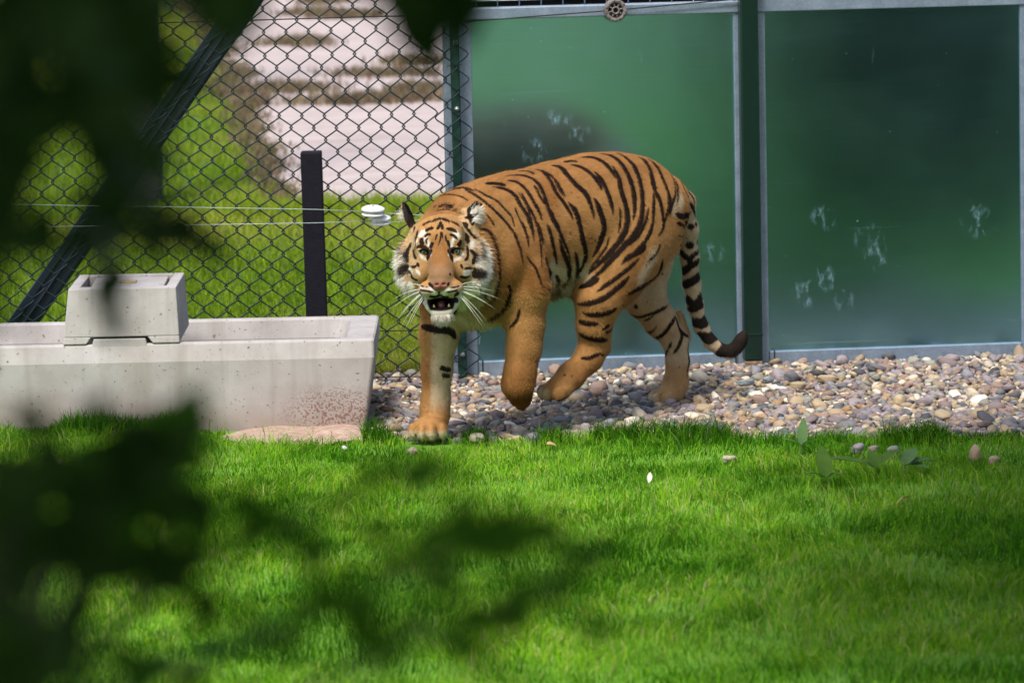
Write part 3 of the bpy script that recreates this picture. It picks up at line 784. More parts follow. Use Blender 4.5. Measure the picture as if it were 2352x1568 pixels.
# far foreleg (right), planted
RF = [(TP(1052, 600, -.095), .070, .095), (TP(1022, 700, -.085), .066, .07), (TP(1008, 770, -.08), .052, None), (TP(1003, 850, -.075), .0405, None),
      (TP(1001, 915, -.07), .0365, None), (TP(998, 955, -.065), .037, None), (TP(993, 980, -.06), .036, .028)]
prRF = leg(RF, .03)
pRF = at(981, 985, z=.030)
prRF += paw(pRF + np.array([0.004, 0.02, 0]), np.array([-.10, -1, 0]), 1.22, .0185, UPV, 4, .004)
# near hind leg (left), swinging forward
LH = [(TP(1455, 560, .10), .085, .12), (TP(1405, 630, .115), .075, .105), (TP(1374, 690, .12), .062, .068), (TP(1364, 745, .105), .0475, .050), (TP(1366, 785, .09), .041, .040),
      (TP(1352, 822, .085), .038, .036), (TP(1312, 862, .085), .037, .034), (TP(1288, 885, .085), .036, .032)]
prLH = leg(LH, .03)
prLH += [Prim(TP(1376, 776, .088), TP(1384, 800, .084), .024, .022, .024, .022, None, .02)]
pLH = TP(1279, 895, .085)
prLH += paw(pLH, np.array([-1, -.75, -.06]), 1.06, .0185, n_(UPV + np.array([.15, .1, 0])), 4, .004)
# far hind leg (right), stretched back
RH = [(TP(1505, 500, -.09), .068, .085), (TP(1486, 600, -.10), .062, .080), (TP(1478, 680, -.10), .057, .063), (TP(1515, 735, -.10), .043, .047), (TP(1552, 782, -.10), .0315, .038),
      (TP(1557, 830, -.10), .0285, .032), (TP(1552, 880, -.10), .0325, .034), (TP(1545, 900, -.098), .034, .032)]
prRH = leg(RH, .03)
prRH += [Prim(TP(1560, 720, -.10), TP(1574, 770, -.10), .012, .012, .016, .016, None, .02)]
pRH = TP(1533, 908, -.095)
prRH += paw(pRH, np.array([-1, -.55, -.02]), 1.08, .0185, UPV, 4, .004)
# --- tail
tl = [(1545, 420, .042), (1570, 465, .033), (1580, 525, .028), (1583, 590, .0262), (1588, 650, .0248), (1596, 700, .0225), (1610, 750, .0195),
      (1632, 785, .0175), (1655, 803, .0162), (1678, 808, .0152), (1693, 796, .0155), (1703, 779, .0155), (1710, 764, .008)]
TQ = [at(u, v, 13.0 + 0.60 + 0.10 * min(1, i / 4)) for i, (u, v, _) in enumerate(tl)]
TQ[0] = BP(.89, 0, .60) * .5 + TQ[0] * .5
prTl = [Prim(TQ[i], TQ[i + 1], tl[i][2], tl[i][2], tl[i + 1][2], tl[i + 1][2], None, .02) for i in range(len(tl) - 1)]

G = dict(torso=Group(prT, .05), head=Group(prH, .03, prH_cuts), neck=Group(prN, .05), lf=Group(prLF, .03), rf=Group(prRF, .03), lh=Group(prLH, .03),
         rh=Group(prRH, .03), tail=Group(prTl, .03))
JK = dict(neck=.07, lf=.045, rf=.05, lh=.05, rh=.045, tail=.05)
def SDF(P):
    d = G['torso'](P)
    tq = smin(d, G['tail'](P), JK['tail'])
    for nme in ('neck', 'rf', 'rh'): d = smin(d, G[nme](P), JK[nme])
    for nme in ('lf', 'lh'): d = smin(d, G[nme](P), JK[nme])
    d = np.minimum(d, tq)
    hd = G['head'](P)
    d = smin(d, hd, .035)
    for (c, k) in prH_cuts[:1]:
        m = np.abs(P - c.c).max(1) < .1
        if m.any(): d[m] = -smin(-d[m], c(P[m]), k)
    return d

def surface_net(h=0.006, B=4):
    lo = np.array([-0.62, -0.62, -0.03]); hi = np.array([0.92, 1.02, 0.86])
    nc = np.ceil((hi - lo) / (h * B)).astype(int)
    cc = [lo[i] + h * B * (np.arange(nc[i]) + .5) - h * .5 for i in range(3)]
    CX = np.stack(np.meshgrid(*cc, indexing='ij'), -1).reshape(-1, 3)
    D = np.empty(len(CX))
    for i in range(0, len(CX), 60000): D[i:i + 60000] = SDF(CX[i:i + 60000])
    act = np.abs(D) < h * B * 1.9
    nf = nc * B
    F = np.repeat(np.repeat(np.repeat(D.reshape(nc), B, 0), B, 1), B, 2).astype(np.float32)
    ai = np.argwhere(act.reshape(nc))
    off = np.stack(np.meshgrid(*[np.arange(B)] * 3, indexing='ij'), -1).reshape(-1, 3)
    ids = (ai[:, None, :] * B + off[None]).reshape(-1, 3)
    for i in range(0, len(ids), 100000):
        q = ids[i:i + 100000]; F[q[:, 0], q[:, 1], q[:, 2]] = SDF(lo + q * h)
    S = F < 0
    cnt = np.zeros(np.array(F.shape) - 1, np.int8)
    for dx in (0, 1):
        for dy in (0, 1):
            for dz in (0, 1): cnt += S[dx:F.shape[0] - 1 + dx, dy:F.shape[1] - 1 + dy, dz:F.shape[2] - 1 + dz]
    cell = (cnt > 0) & (cnt < 8)
    ci = np.argwhere(cell); vid = np.full(cell.shape, -1, np.int32); vid[cell] = np.arange(len(ci))
    V = np.zeros((len(ci), 3)); W = np.zeros(len(ci))
    cor = np.array([(a, b, c) for a in (0, 1) for b in (0, 1) for c in (0, 1)])
    for a in range(8):
        for b in range(a + 1, 8):
            if np.abs(cor[a] - cor[b]).sum() != 1: continue
            fa = F[tuple((ci + cor[a]).T)]; fb = F[tuple((ci + cor[b]).T)]
            m = (fa < 0) != (fb < 0); t = np.where(m, fa / np.where(m, fa - fb, 1), 0)
            V += np.where(m[:, None], ci + cor[a] + t[:, None] * (cor[b] - cor[a]), 0); W += m
    V = lo + V / W[:, None] * h
    quads = []
    for ax in range(3):
        o1, o2 = [(1, 2), (2, 0), (0, 1)][ax]
        sl0 = [slice(None)] * 3; sl1 = [slice(None)] * 3; sl0[ax] = slice(0, -1); sl1[ax] = slice(1, None)
        A = S[tuple(sl0)]; Bm = S[tuple(sl1)]
        e = np.argwhere(A != Bm); e = e[(e[:, o1] > 0) & (e[:, o2] > 0) & (e[:, o1] < cell.shape[o1]) & (e[:, o2] < cell.shape[o2])]
        inside = A[tuple(e.T)]
        d1 = np.zeros(3, int); d1[o1] = 1; d2 = np.zeros(3, int); d2[o2] = 1
        q = np.stack([vid[tuple((e - d1 - d2).T)], vid[tuple((e - d2).T)], vid[tuple(e.T)], vid[tuple((e - d1).T)]], 1)
        q[~inside] = q[~inside][:, ::-1]
        quads.append(q)
    return V, np.concatenate(quads)

def grad(P, e=0.0012):
    g = np.stack([SDF(P + np.eye(3)[i] * e) - SDF(P - np.eye(3)[i] * e) for i in range(3)], 1)
    return g / (np.linalg.norm(g, axis=1, keepdims=True) + 1e-9)
def project(P, it=2):
    for _ in range(it):
        for i in range(0, len(P), 80000):
            Q = P[i:i + 80000]; d = SDF(Q); P[i:i + 80000] = Q - grad(Q) * np.clip(d, -.004, .004)[:, None]
    return P
def subdivide(V, Q, sel):
    """split the selected quads in four; returns verts, quads, fresh-vertex mask (vertices not on the region's rim)"""
    q = Q[sel]; keep = Q[~sel]
    ed = np.concatenate([q[:, [0, 1]], q[:, [1, 2]], q[:, [2, 3]], q[:, [3, 0]]]); eds = np.sort(ed, 1)
    key = eds[:, 0].astype(np.int64) * len(V) + eds[:, 1]
    uq, inv, ct = np.unique(key, return_inverse=True, return_counts=True)
    em = (V[uq // len(V)] + V[uq % len(V)]) / 2; fm = V[q].mean(1)
    n0, ne, m = len(V), len(uq), len(q)
    e = inv.reshape(4, m) + n0; f = np.arange(m) + n0 + ne
    nq = np.concatenate([np.stack([q[:, 0], e[0], f, e[3]], 1), np.stack([e[0], q[:, 1], e[1], f], 1), np.stack([f, e[1], q[:, 2], e[2]], 1), np.stack([e[3], f, e[2], q[:, 3]], 1)])
    free = np.concatenate([np.zeros(n0, bool), ct == 2, np.ones(m, bool)])
    return np.concatenate([V, em, fm]), np.concatenate([keep, nq]), free

V, Q = surface_net()
V = project(V, 1)
V, Q, free = subdivide(V, Q, np.ones(len(Q), bool))
V[free] = project(V[free], 1)
hsel = (np.linalg.norm(V[Q].mean(1) - HPt(0, .01, .05), axis=1) < .17)
V, Q, free = subdivide(V, Q, hsel)
V[free] = project(V[free], 1)
NRM = np.concatenate([grad(V[i:i + 80000]) for i in range(0, len(V), 80000)])

# --- coat pattern: stripes as paths over the skin
def skin_hit(u, v):
    """where the line of sight through the photo's point meets the skin (or passes it closest)"""
    d = ray(u, v); lo_t = 12.2; P = CAM_POS + d * lo_t; best = (9, P); t = lo_t
    for _ in range(70):
        P = CAM_POS + d * t; s = float(SDF(P[None])[0])
        if s < best[0]: best = (s, P)
        if s < .0006: break
        t += min(max(s * .8, .0008), .2)
        if t > 14.4: break
    return best[1]
def hits(UV):
    """vectorised skin_hit"""
    D = np.array([ray(u, v) for u, v in UV]); t = np.full(len(D), 12.25); bs_ = np.full(len(D), 9.0); bp = CAM_POS + D * t[:, None]; on = np.ones(len(D), bool)
    for _ in range(80):
        P = CAM_POS + D * t[:, None]; s = SDF(P)
        m = on & (s < bs_); bs_[m] = s[m]; bp[m] = P[m]
        on &= (s > .0006) & (t < 14.5)
        t = np.where(on, t + np.clip(s * .8, .0008, .2), t)
        if not on.any(): break
    return bp
VIEW = {'A': (1350, 400, 2.6133), 'B': (1200, 700, 2.138), 'C': (1100, 400, 2.6133), 'H': (1120, 560, 3.7333), 'D': (1500, 900, 3.136)}
def to_uv(rg, pts):
    ox, oy, k = VIEW[rg]; return [((ox + x / k) / 1.27551, (oy + y / k) / 1.27551) for x, y in pts]
def parse(txt):
    out = []
    for ln in txt.strip().splitlines():
        ln = ln.split('#')[0].strip()
        if not ln: continue
        h_, *ps = ln.split(); rg = h_[0]; w = float(h_[1:])
        out.append((rg, w, [tuple(float(c) for c in p.split(',')) for p in ps]))
    return out
STRIPES = parse('''
A9 10,380 60,420 170,490 250,560 330,640 400,730 440,820 465,910 478,985
A8 100,400 190,450 270,490 340,560 390,620 410,690
A17 190,360 265,360 340,372
A13 240,385 330,400 410,450 460,530 510,610 540,700 560,800
A11 350,335 430,350 500,410 550,490 590,560 620,640
A8 460,425 510,520 570,640 600,760 615,880 620,1010
A12 340,300 440,295 520,310 590,360 630,430 655,510 690,610 740,700 780,790 815,870 840,960
A12 440,265 510,265 560,290
A12 560,250 630,270 690,350 730,430 790,510 840,590 860,640
A8 640,265 710,320 760,390 800,460
A16 690,220 760,235 820,300 880,370 950,430 990,510 1020,630
A14 840,215 920,235 1000,290 1050,350 1075,410
A14 790,195 840,188 890,195
A15 920,160 1010,160 1100,205 1150,260 1185,320
A14 1020,265 1080,340 1120,420 1150,510 1165,600
A17 1060,130 1130,140 1200,180 1250,240 1290,320 1320,420 1330,540 1320,640
A16 1160,225 1210,320 1230,420 1260,520 1275,640 1240,760 1150,880 1060,970 980,1050
A15 1190,125 1260,160 1320,220 1360,310 1385,420 1390,530 1375,650 1320,760 1220,870 1120,980 1050,1050 920,1155
A12 1350,150 1410,190 1450,260 1480,370 1500,480
A13 1430,170 1500,230 1540,310 1580,410 1605,500 1590,610
A12 1440,280 1480,400 1520,480 1545,600 1550,700 1510,760
A12 1475,420 1475,560 1465,680 1420,790 1340,880 1230,980
A9 1440,540 1410,660 1360,760 1280,840
A11 1540,200 1600,260 1650,350 1660,430 1650,520
A11 1620,230 1680,310 1720,420 1770,530 1800,620
A11 1690,330 1750,430 1790,540
A18 1020,470 1060,560 1090,650 1095,720 1060,820 1010,920
A8 1140,760 1110,850 1060,920 1000,1000 975,1060
A15 820,500 880,580 910,680 930,780 955,880 960,960
A8 590,660 620,760 630,830
A12 660,670 690,760 710,860 735,980
A14 750,780 780,880 820,970 830,1040 800,1110 760,1150
A19 650,920 665,1000 680,1080 650,1180
A11 870,880 890,960 890,1040 870,1100
A13 725,1060 740,1110 725,1150
A13 1420,830 1380,880 1290,920 1230,970
A12 1370,930 1260,1030 1150,1110 1040,1190
A14 900,1155 990,1130 1060,1080
A15 1290,1070 1210,1150 1090,1240 980,1275 890,1280
A14 1200,1310 1120,1350 1030,1365 930,1345
A14 900,1410 980,1430 1060,1430
A10 1140,1440 1080,1475
A14 900,1500 970,1540 1060,1555 1110,1550
A6 500,910 560,990 600,1080 630,1180
A10 120,700 200,720 250,800 275,900 290,1000 290,1100 260,1210 220,1260
A13 370,1130 365,1220 330,1310 260,1370 190,1390
A8 450,1310 430,1400 370,1470
A6 180,580 230,640 260,690
A6 410,540 440,610 480,700 500,760
A7 700,300 745,390 790,470
A7 1215,540 1220,640 1205,740
A17 1545,940 1520,1040 1450,1110 1370,1160 1270,1210
A9 1540,1040 1510,1160
A9 1590,270 1640,380 1625,500 1600,610
A8 1565,380 1590,480 1570,620 1540,720
A9 1530,820 1490,900 1430,960
A8 1100,1500 1150,1480 1190,1440
A9 560,370 600,450 640,520
A8 470,650 500,740 520,850
A9 1400,170 1420,190 1400,200
A10 960,880 930,990 890,1060
A8 690,560 720,640 760,700
A12 1240,1290 1340,1300 1430,1260
A12 1280,1350 1360,1380 1440,1360 1540,1320 1595,1270
A8 1400,1410 1480,1360
A13 1640,1370 1600,1450 1540,1520 1450,1560
A9 1640,1370 1690,1490 1740,1530
A9 1380,1480 1440,1500 1500,1450
A15 1640,590 1700,610 1760,580
A15 1650,660 1710,700
A13 1710,650 1760,690 1805,660
A14 1670,760 1730,780
A17 1680,830 1750,830 1815,790
A14 1690,890 1720,920
A11 1815,880 1770,920 1750,960
A17 1700,1030 1760,990 1815,960
A20 1720,1130 1780,1100 1825,1060
A18 1740,1250 1790,1290 1840,1220
A17 1765,1320 1840,1290
A22 1790,1420 1850,1430 1880,1390
A24 1850,1530 1900,1545 1940,1520
B22 1955,720 1990,680
B40 2030,665 2080,620 2112,568
B8 1070,745 1130,742 1200,712
B9 1180,635 1240,630
B9 1195,720 1235,735
B9 1660,480 1700,580 1690,660 1650,720
B8 1700,590 1750,612
B7 1750,640 1752,760 1738,870
B7 1640,640 1600,740
B15 70,545 160,565 250,575 292,625
B11 190,805 260,820
B9 205,850 255,857
C14 480,535 540,530 590,548
C6 560,440 640,455 710,495
C6 450,575 560,560 680,600
C7 640,390 700,395 760,420
C5 1090,420 1150,520 1190,620 1215,740
''')
SPOTS = parse('''
A8 900,465
A7 720,470
A6 845,430
A7 735,530
A9 840,740
A8 1000,770
A8 1030,800
A10 1515,865
A9 1420,985
A6 480,610
A6 700,520
B9 970,850
B7 1015,857
B6 1690,800
''')
FACE = parse('''
H18 540,340 600,310 650,300 700,320 730,345
H14 445,375 490,345 530,325
H14 745,325 800,350 840,385
H13 475,435 515,410 555,405
H13 705,410 760,420 815,450
H10 600,420 630,370 640,330
H10 660,420 650,360
H5 640,440 635,520 610,600
H5 650,440 660,520
H5 600,470 580,540
H5 690,480 700,550
H6 560,560 530,640
H6 720,560 745,640
H9 465,500 495,475 530,475
H10 740,475 780,485 820,525
H7 490,580 480,540 500,510
H14 430,520 425,555 450,580
H14 860,545 850,580 825,585
H14 370,620 430,605 490,640 520,690
H14 900,640 840,620 780,630 745,680
H13 535,640 515,690 497,750
H13 722,640 745,695 766,770
H12 500,690 495,750
H12 760,700 768,770
H10 525,620 545,560
H10 735,600 715,540
H14 365,540 375,490 385,430
H22 920,480 930,560
H8 375,460 360,600 345,660
H11 925,590 935,660 930,730 895,760
H13 340,650 350,700 375,740
H14 320,560 285,640 270,700 285,780
H15 960,640 1005,690 1000,760 985,800
H14 235,530 215,620 210,720
H17 1050,560 1075,650 1075,760
H11 410,330 350,420 250,500
H14 880,360 960,450 1040,540
H20 905,360 912,375
H14 385,340 390,350
H28 205,880 240,850 270,815
H10 270,810 340,830 380,810
H12 310,930 390,975
H10 280,870 330,920
H30 1105,885 1050,890 990,915
H9 890,850 960,840 1050,850
H10 850,930 900,945 960,930
H10 380,790 400,820
H8 860,800 880,850
H6 395,1025 440,1040 500,1050
H6 850,1030 800,1050 740,1055
H7 410,1080 480,1092 560,1102
H7 830,1080 760,1097 690,1107
H9 505,1000 545,1040 600,1090
H9 735,1000 700,1040 640,1090
H8 500,910 502,916
H8 745,905 744,912
H8 618,1095 618,1150
H30 440,1165 450,1230 490,1288 560,1312 700,1312 775,1278 790,1180
H12 410,1100 440,1160
H12 820,1100 790,1160
H18 520,1150 570,1160 620,1145 670,1160 720,1150
H18 415,1105 428,1190 465,1265
H18 818,1105 806,1190 768,1265
H10 1045,1040 1060,1130
H10 1110,1090 1130,1180
H10 1190,1140 1180,1230
H7 500,1420 640,1440 700,1410
''')
PALE = parse('''
H28 420,480 445,450
H20 475,510 505,590
H28 795,450 825,480
H20 785,520 750,590
H14 390,665 425,715 470,745
H14 885,685 845,727 790,755
H9 515,655 528,700
H9 738,660 728,700
H26 250,770 255,740
H30 1030,790 1040,750
H26 300,860 330,890
H32 950,890 910,905
H26 540,1080 585,1130
H26 705,1080 660,1130
H55 150,740 160,850 210,960 300,1040
H65 1130,760 1150,860 1100,990 960,1040
H70 1000,1120 900,1180 850,1260
H40 500,1330 620,1340 730,1330
H14 440,1090 500,1092
H14 795,1090 740,1092
H9 390,1030 440,1052 500,1065
H8 850,1035 800,1058 740,1070
H60 220,200 230,280
H30 1090,210 1100,260
H20 375,540 350,600
H30 990,560 970,620
H20 380,880 400,900
''')
BELLY = parse('''
A60 690,1010 790,1060 880,1060
A45 900,980 950,1060
A40 1480,900 1430,1010 1380,1090
C70 640,1380 760,1440 900,1440
C60 760,1270 830,1340
A40 1690,470 1640,560
''')
EARW = parse('''
H26 330,195 345,215
H28 985,225 1015,220
''')
EARB = parse('''
H22 262,110 280,200 335,250 440,245
H22 1072,140 1055,230 1000,275 915,290
''')
def prep(lst):
    uv = [p for rg, w, ps in lst for p in to_uv(rg, ps)]
    return uv
ALLP = [*STRIPES, *SPOTS, *FACE, *PALE, *BELLY, *EARW, *EARB]
HIT = hits([p for rg, w, ps in ALLP for p in to_uv(rg, ps)])
_i = 0
def take(lst):
    global _i
    out = []
    for rg, w, ps in lst:
        out.append((w / (VIEW[rg][2] * 1.27551) / 810.0, HIT[_i:_i + len(ps)])); _i += len(ps)
    return out
STRIPES, SPOTS, FACE, PALE, BELLY, EARW, EARB = [take(x) for x in (STRIPES, SPOTS, FACE, PALE, BELLY, EARW, EARB)]

for i, (w, P) in enumerate(STRIPES):                  # rings of the tail run right round it
    if len(P) > 1 and np.abs(G['tail'](P)).max() < .02 and i > 50:
        e = .35; STRIPES[i] = (w, np.concatenate([[P[0] + (P[0] - P[1]) * e], P, [P[-1] + (P[-1] - P[-2]) * e]]))
def smooth_path(P, n=5):
    if len(P) < 3: 
        return np.linspace(P[0], P[-1], n + 1) if len(P) == 2 else P
    Pp = np.concatenate([[2 * P[0] - P[1]], P, [2 * P[-1] - P[-2]]]); out = []
    for i in range(1, len(Pp) - 2):
        t = np.linspace(0, 1, n, endpoint=False)[:, None]; a, b, c, d = Pp[i - 1:i + 3]
        out.append(.5 * (2 * b + (c - a) * t + (2 * a - 5 * b + 4 * c - d) * t ** 2 + (3 * b - a - 3 * c + d) * t ** 3))
    return np.concatenate(out + [P[-1:]])
jag = (fbm(V[:, 0] * 1.0 + V[:, 1] * .7, V[:, 2], 41, 3, 70.0) - .5)
jag2 = (fbm(V[:, 0] - V[:, 1] * .6, V[:, 2] * .6, 42, 2, 260.0) - .5)
def paint(paths, taper=True, soft=.0011, wob=.0035, mirror=False, grow=1.0):
    """0..1 coverage of each vertex by the given paths"""
    cov = np.zeros(len(V), np.float32)
    for w, P in paths:
        S_ = smooth_path(np.asarray(P), 6); n = len(S_)
        tt = np.linspace(0, 1, n)
        prof = np.ones(n)
        if taper and n > 3: prof = np.clip(np.minimum(tt / .16, (1 - tt) / .25), 0, 1) ** .6 * .8 + .2
        rad = w * prof * grow
        for sgn in ((1, -1) if mirror else (1,)):
            T = S_ if sgn == 1 else S_ - 2 * ((S_ - CO) @ LD)[:, None] * LD
            m = ((V > T.min(0) - w - .012) & (V < T.max(0) + w + .012)).all(1)
            if sgn == -1: m &= ((V - CO) @ LD < .02)
            ids = np.nonzero(m)[0]
            if not len(ids): continue
            X = V[ids]; best = np.full(len(ids), -9.0)
            for i in range(max(1, n - 1)):
                a = T[i]; b = T[min(i + 1, n - 1)]; ba = b - a; L2 = ba @ ba
                t = np.clip(((X - a) @ ba) / L2, 0, 1) if L2 > 1e-12 else np.zeros(len(X))
                r_ = rad[i] + (rad[min(i + 1, n - 1)] - rad[i]) * t
                best = np.maximum(best, r_ - np.linalg.norm(X - a - t[:, None] * ba, axis=1))
            best = best + wob * jag[ids] * .8 + wob * .8 * jag2[ids]
            cov[ids] = np.maximum(cov[ids], np.clip(.5 + best / (2 * soft), 0, 1))
    return cov

def sst(x, a, b): t = np.clip((x - a) / (b - a), 0, 1); return t * t * (3 - 2 * t)
Bs = -(V - CO) @ HD; Bl = (V - CO) @ LD; Bz = V[:, 2]
gd = {k: g(V) for k, g in G.items()}
names = list(gd); part = np.argmin(np.stack([gd[k] for k in names]), 0)
isp = {k: part == i for i, k in enumerate(names)}
Hq = (V - HC0) @ HA.T                                 # head coordinates
lin = lambda r, g, b: np.array([r, g, b], np.float32)
ORANGE, DEEP, TAN, CREAM, WHITE, BLACK = lin(.335, .172, .060), lin(.20, .082, .023), lin(.42, .27, .13), lin(.52, .43, .29), lin(.70, .66, .57), lin(.006, .004, .005)
col = np.tile(ORANGE, (len(V), 1))
def lay(c, m):
    global col
    col = col * (1 - m[:, None]) + np.asarray(c)[None] * m[:, None]
big = fbm(Bs + Bl, Bz, 51, 3, 9.0)
lay(DEEP, (.65 * sst(big, .42, .72)).astype(np.float32))
lay(DEEP, .5 * sst(.30 - np.abs(Bs - .10), 0, .2) * sst(.56 - np.abs(Bz - .0), 0, .12) * sst(Bz, .34, .42) * isp['torso'])
lay(DEEP, .5 * sst(Bz, .60, .76) * isp['torso'])
noleg = 1 - sst(Bl, .07, .10) * sst(.27 - Bs, 0, .05)
low = sst(.50 - Bz, 0.0, .13) * isp['torso'] * noleg
lay(TAN, .8 * low); lay(CREAM, sst(.465 - Bz, 0, .06) * isp['torso'] * noleg * .9)
lay(BLACK * 4, (np.linalg.norm(V - TP(1262, 676, .05), axis=1) < .035) * isp['torso'] * .85)
lay(CREAM, .85 * isp['neck'] * sst(.50 - Bz, 0, .08))
chest = isp['torso'] | isp['neck']
lay(TAN, chest * sst(-NRM @ UPV, .2, .8) * .8 * noleg)
# inner sides of the legs are pale
inn_r = (NRM @ LD)                                    # right legs: the side that faces left is the inner one
for k, sg, amt in (('rf', 1, .9), ('rh', 1, .85), ('lf', -1, .6), ('lh', -1, .7)):
    lay(CREAM * np.array([1, .96, .92]), isp[k] * sst(sg * inn_r, .25, .75) * amt * sst(Bz, .06, .12))
lay(TAN, isp['rh'] * .6); lay(CREAM, isp['rh'] * .55 * sst(Bz, .28, .5)); lay(CREAM, isp['rh'] * .5 * sst(.06 - np.abs(Bz - .14), 0, .05))
lay(DEEP, isp['lf'] * .7 * sst(.34 - Bz, 0, .2)); lay(DEEP * np.array([.62, .52, .5]), isp['lf'] * .95 * sst(.15 - Bz, 0, .05))
lay(CREAM, isp['tail'] * sst(.66 - Bz, 0, .1) * .75); lay(WHITE * .85, isp['tail'] * sst(-(NRM @ LD), .1, .6) * .5)
# feet: white toe tips, dark soles
lay(CREAM, isp['rf'] * sst(.036 - Bz, 0, .016) * .85 * sst(-V[:, 1] - .03, 0, .03))
for (c0, r0) in ((pLH, .075), (pRH, .07)):
    near = np.linalg.norm(V - c0, axis=1) < r0
    lay(BLACK, near * sst(-NRM[:, 2], .55, .8) * .95)
for c0, f0_ in ((pLH, n_([-1, -.75, -.06])), (pRH, n_([-1, -.55, -.02]))):
    lay(CREAM, sst((V - c0) @ f0_, .040, .056) * (np.linalg.norm(V - c0, axis=1) < .085) * .75)
# head ground colours
h = isp['head'] & (gd['head'] < .02)
hx, hy, hz = Hq[:, 0], Hq[:, 1], Hq[:, 2]
lay(ORANGE * np.array([1.05, 1.1, 1.2]), h * 1.0)
lay(TAN * np.array([1.12, 1.18, 1.3]), h * sst(np.abs(hx), .045, .08) * .9)
lay(lin(.225, .13, .070), h * .9 * sst(.040 - np.abs(hx + .001), 0, .014) * sst(.035 - hy, 0, .03) * sst(hz, .05, .09))
lay(DEEP * np.array([1.15, 1.25, 1.4]), h * .85 * sst(.036 - np.abs(hx), 0, .02) * sst(hy, -.02, .01) * sst(.11 - hy, 0, .05))
lay(WHITE, h * sst(np.abs(hx - .004), .094, .114) * .9 * sst(.08 - hy, 0, .05))
lay(WHITE * .78, h * sst(-.058 - hy, 0, .025) * sst(.12 - hz, -.03, .03) * .9)
lay(WHITE, paint(PALE, False, .0035, .006) * (h | isp['neck']) * .92)
lay(CREAM, np.clip(paint(BELLY, False, .018, .012) , 0, 1) * noleg * (isp['torso'] | isp['neck'] | isp['lh'] | isp['rh']) * .85)
cov = paint(STRIPES, True, .0011, .0030, True, 1.72)
cov = np.maximum(cov * ~(isp['head'] & (hz > -.03)), paint(SPOTS, False, .0012, .004) * .75)
tb = paint(STRIPES[58:], True, .0012, .004, False, 2.0)
# far side of the tail's rings
tail_back = isp['tail']
cov = np.where(tail_back, np.maximum(cov, tb), cov)
lay(BLACK, cov * .97)
fc = paint(FACE, True, .0009, .0022, False, 1.85)
lay(BLACK, fc * (h | (isp['neck'])) * .96)
# nose pad, lips, mouth
nose = sst(.0215 - np.sqrt(((hx + .003) / 1.0) ** 2 + ((hy + .060) / .72) ** 2), 0, .004) * sst(hz, .105, .115)
lay(lin(.30, .12, .09), nose * h)
lay(BLACK * 1.5, sst(.043 - np.abs(hx + .003) - .35 * np.clip(-.108 - hy, 0, 1), 0, .006) * sst(-.0945 - hy, -.002, .004) * sst(hy + .1335 - .006 * (np.abs(hx + .003) / .04) ** 2, 0, .005) * sst(hz, .02, .035) * (isp['head'] | isp['neck']))
mm = mouth(V) ; inside = sst(.0035 - mm, 0, .003)
lay(lin(.05, .014, .012), inside * (isp['head'] | isp['neck']))
lay(BLACK, sst(.0085 - mm, 0, .003) * sst(mm, -.003, .001) * (isp['head'] | isp['neck']) * sst(-.092 - hy, -.003, .006))
for sc_ in (socL, socR):
    dd = sc_(V); lay(BLACK, sst(.004 - np.abs(dd), 0, .003) * h)
for (e, b, t, ax, nm, wd) in (earL, earR):
    de = e(V); me_ = (de < .006) & (hy > .105)
    front = (V - e.c) @ nm
    lay(lin(.50, .28, .12), me_ * sst(-front, -.002, .004)); 
    lay(BLACK, me_ * sst(front, -.003, .001) * .96)
lay(BLACK, paint(EARB, False, .001, .001) * (hy > .10) * .97)
lay(WHITE, paint(EARW, False, .0015, .001) * (hy > .10))
clumps = fbm(V[:, 0] * 1.0 - V[:, 1] * .8, V[:, 2] * .5, 44, 3, 42.0) - .5
col = np.clip(col * (1 + .35 * clumps[:, None]) * (1 + .22 * jag2[:, None] + .12 * jag[:, None]), .004, .85)

m_fur = attr_mat('tiger_coat', 0.85, 0.06)
me = mesh_np('tiger', V, Q.ravel(), np.full(len(Q), 4), m_fur, True, col)
tiger = link('tiger', me)
tag(tiger, 'striped orange tiger prowling past the metal wall with its mouth slightly open', 'tiger')

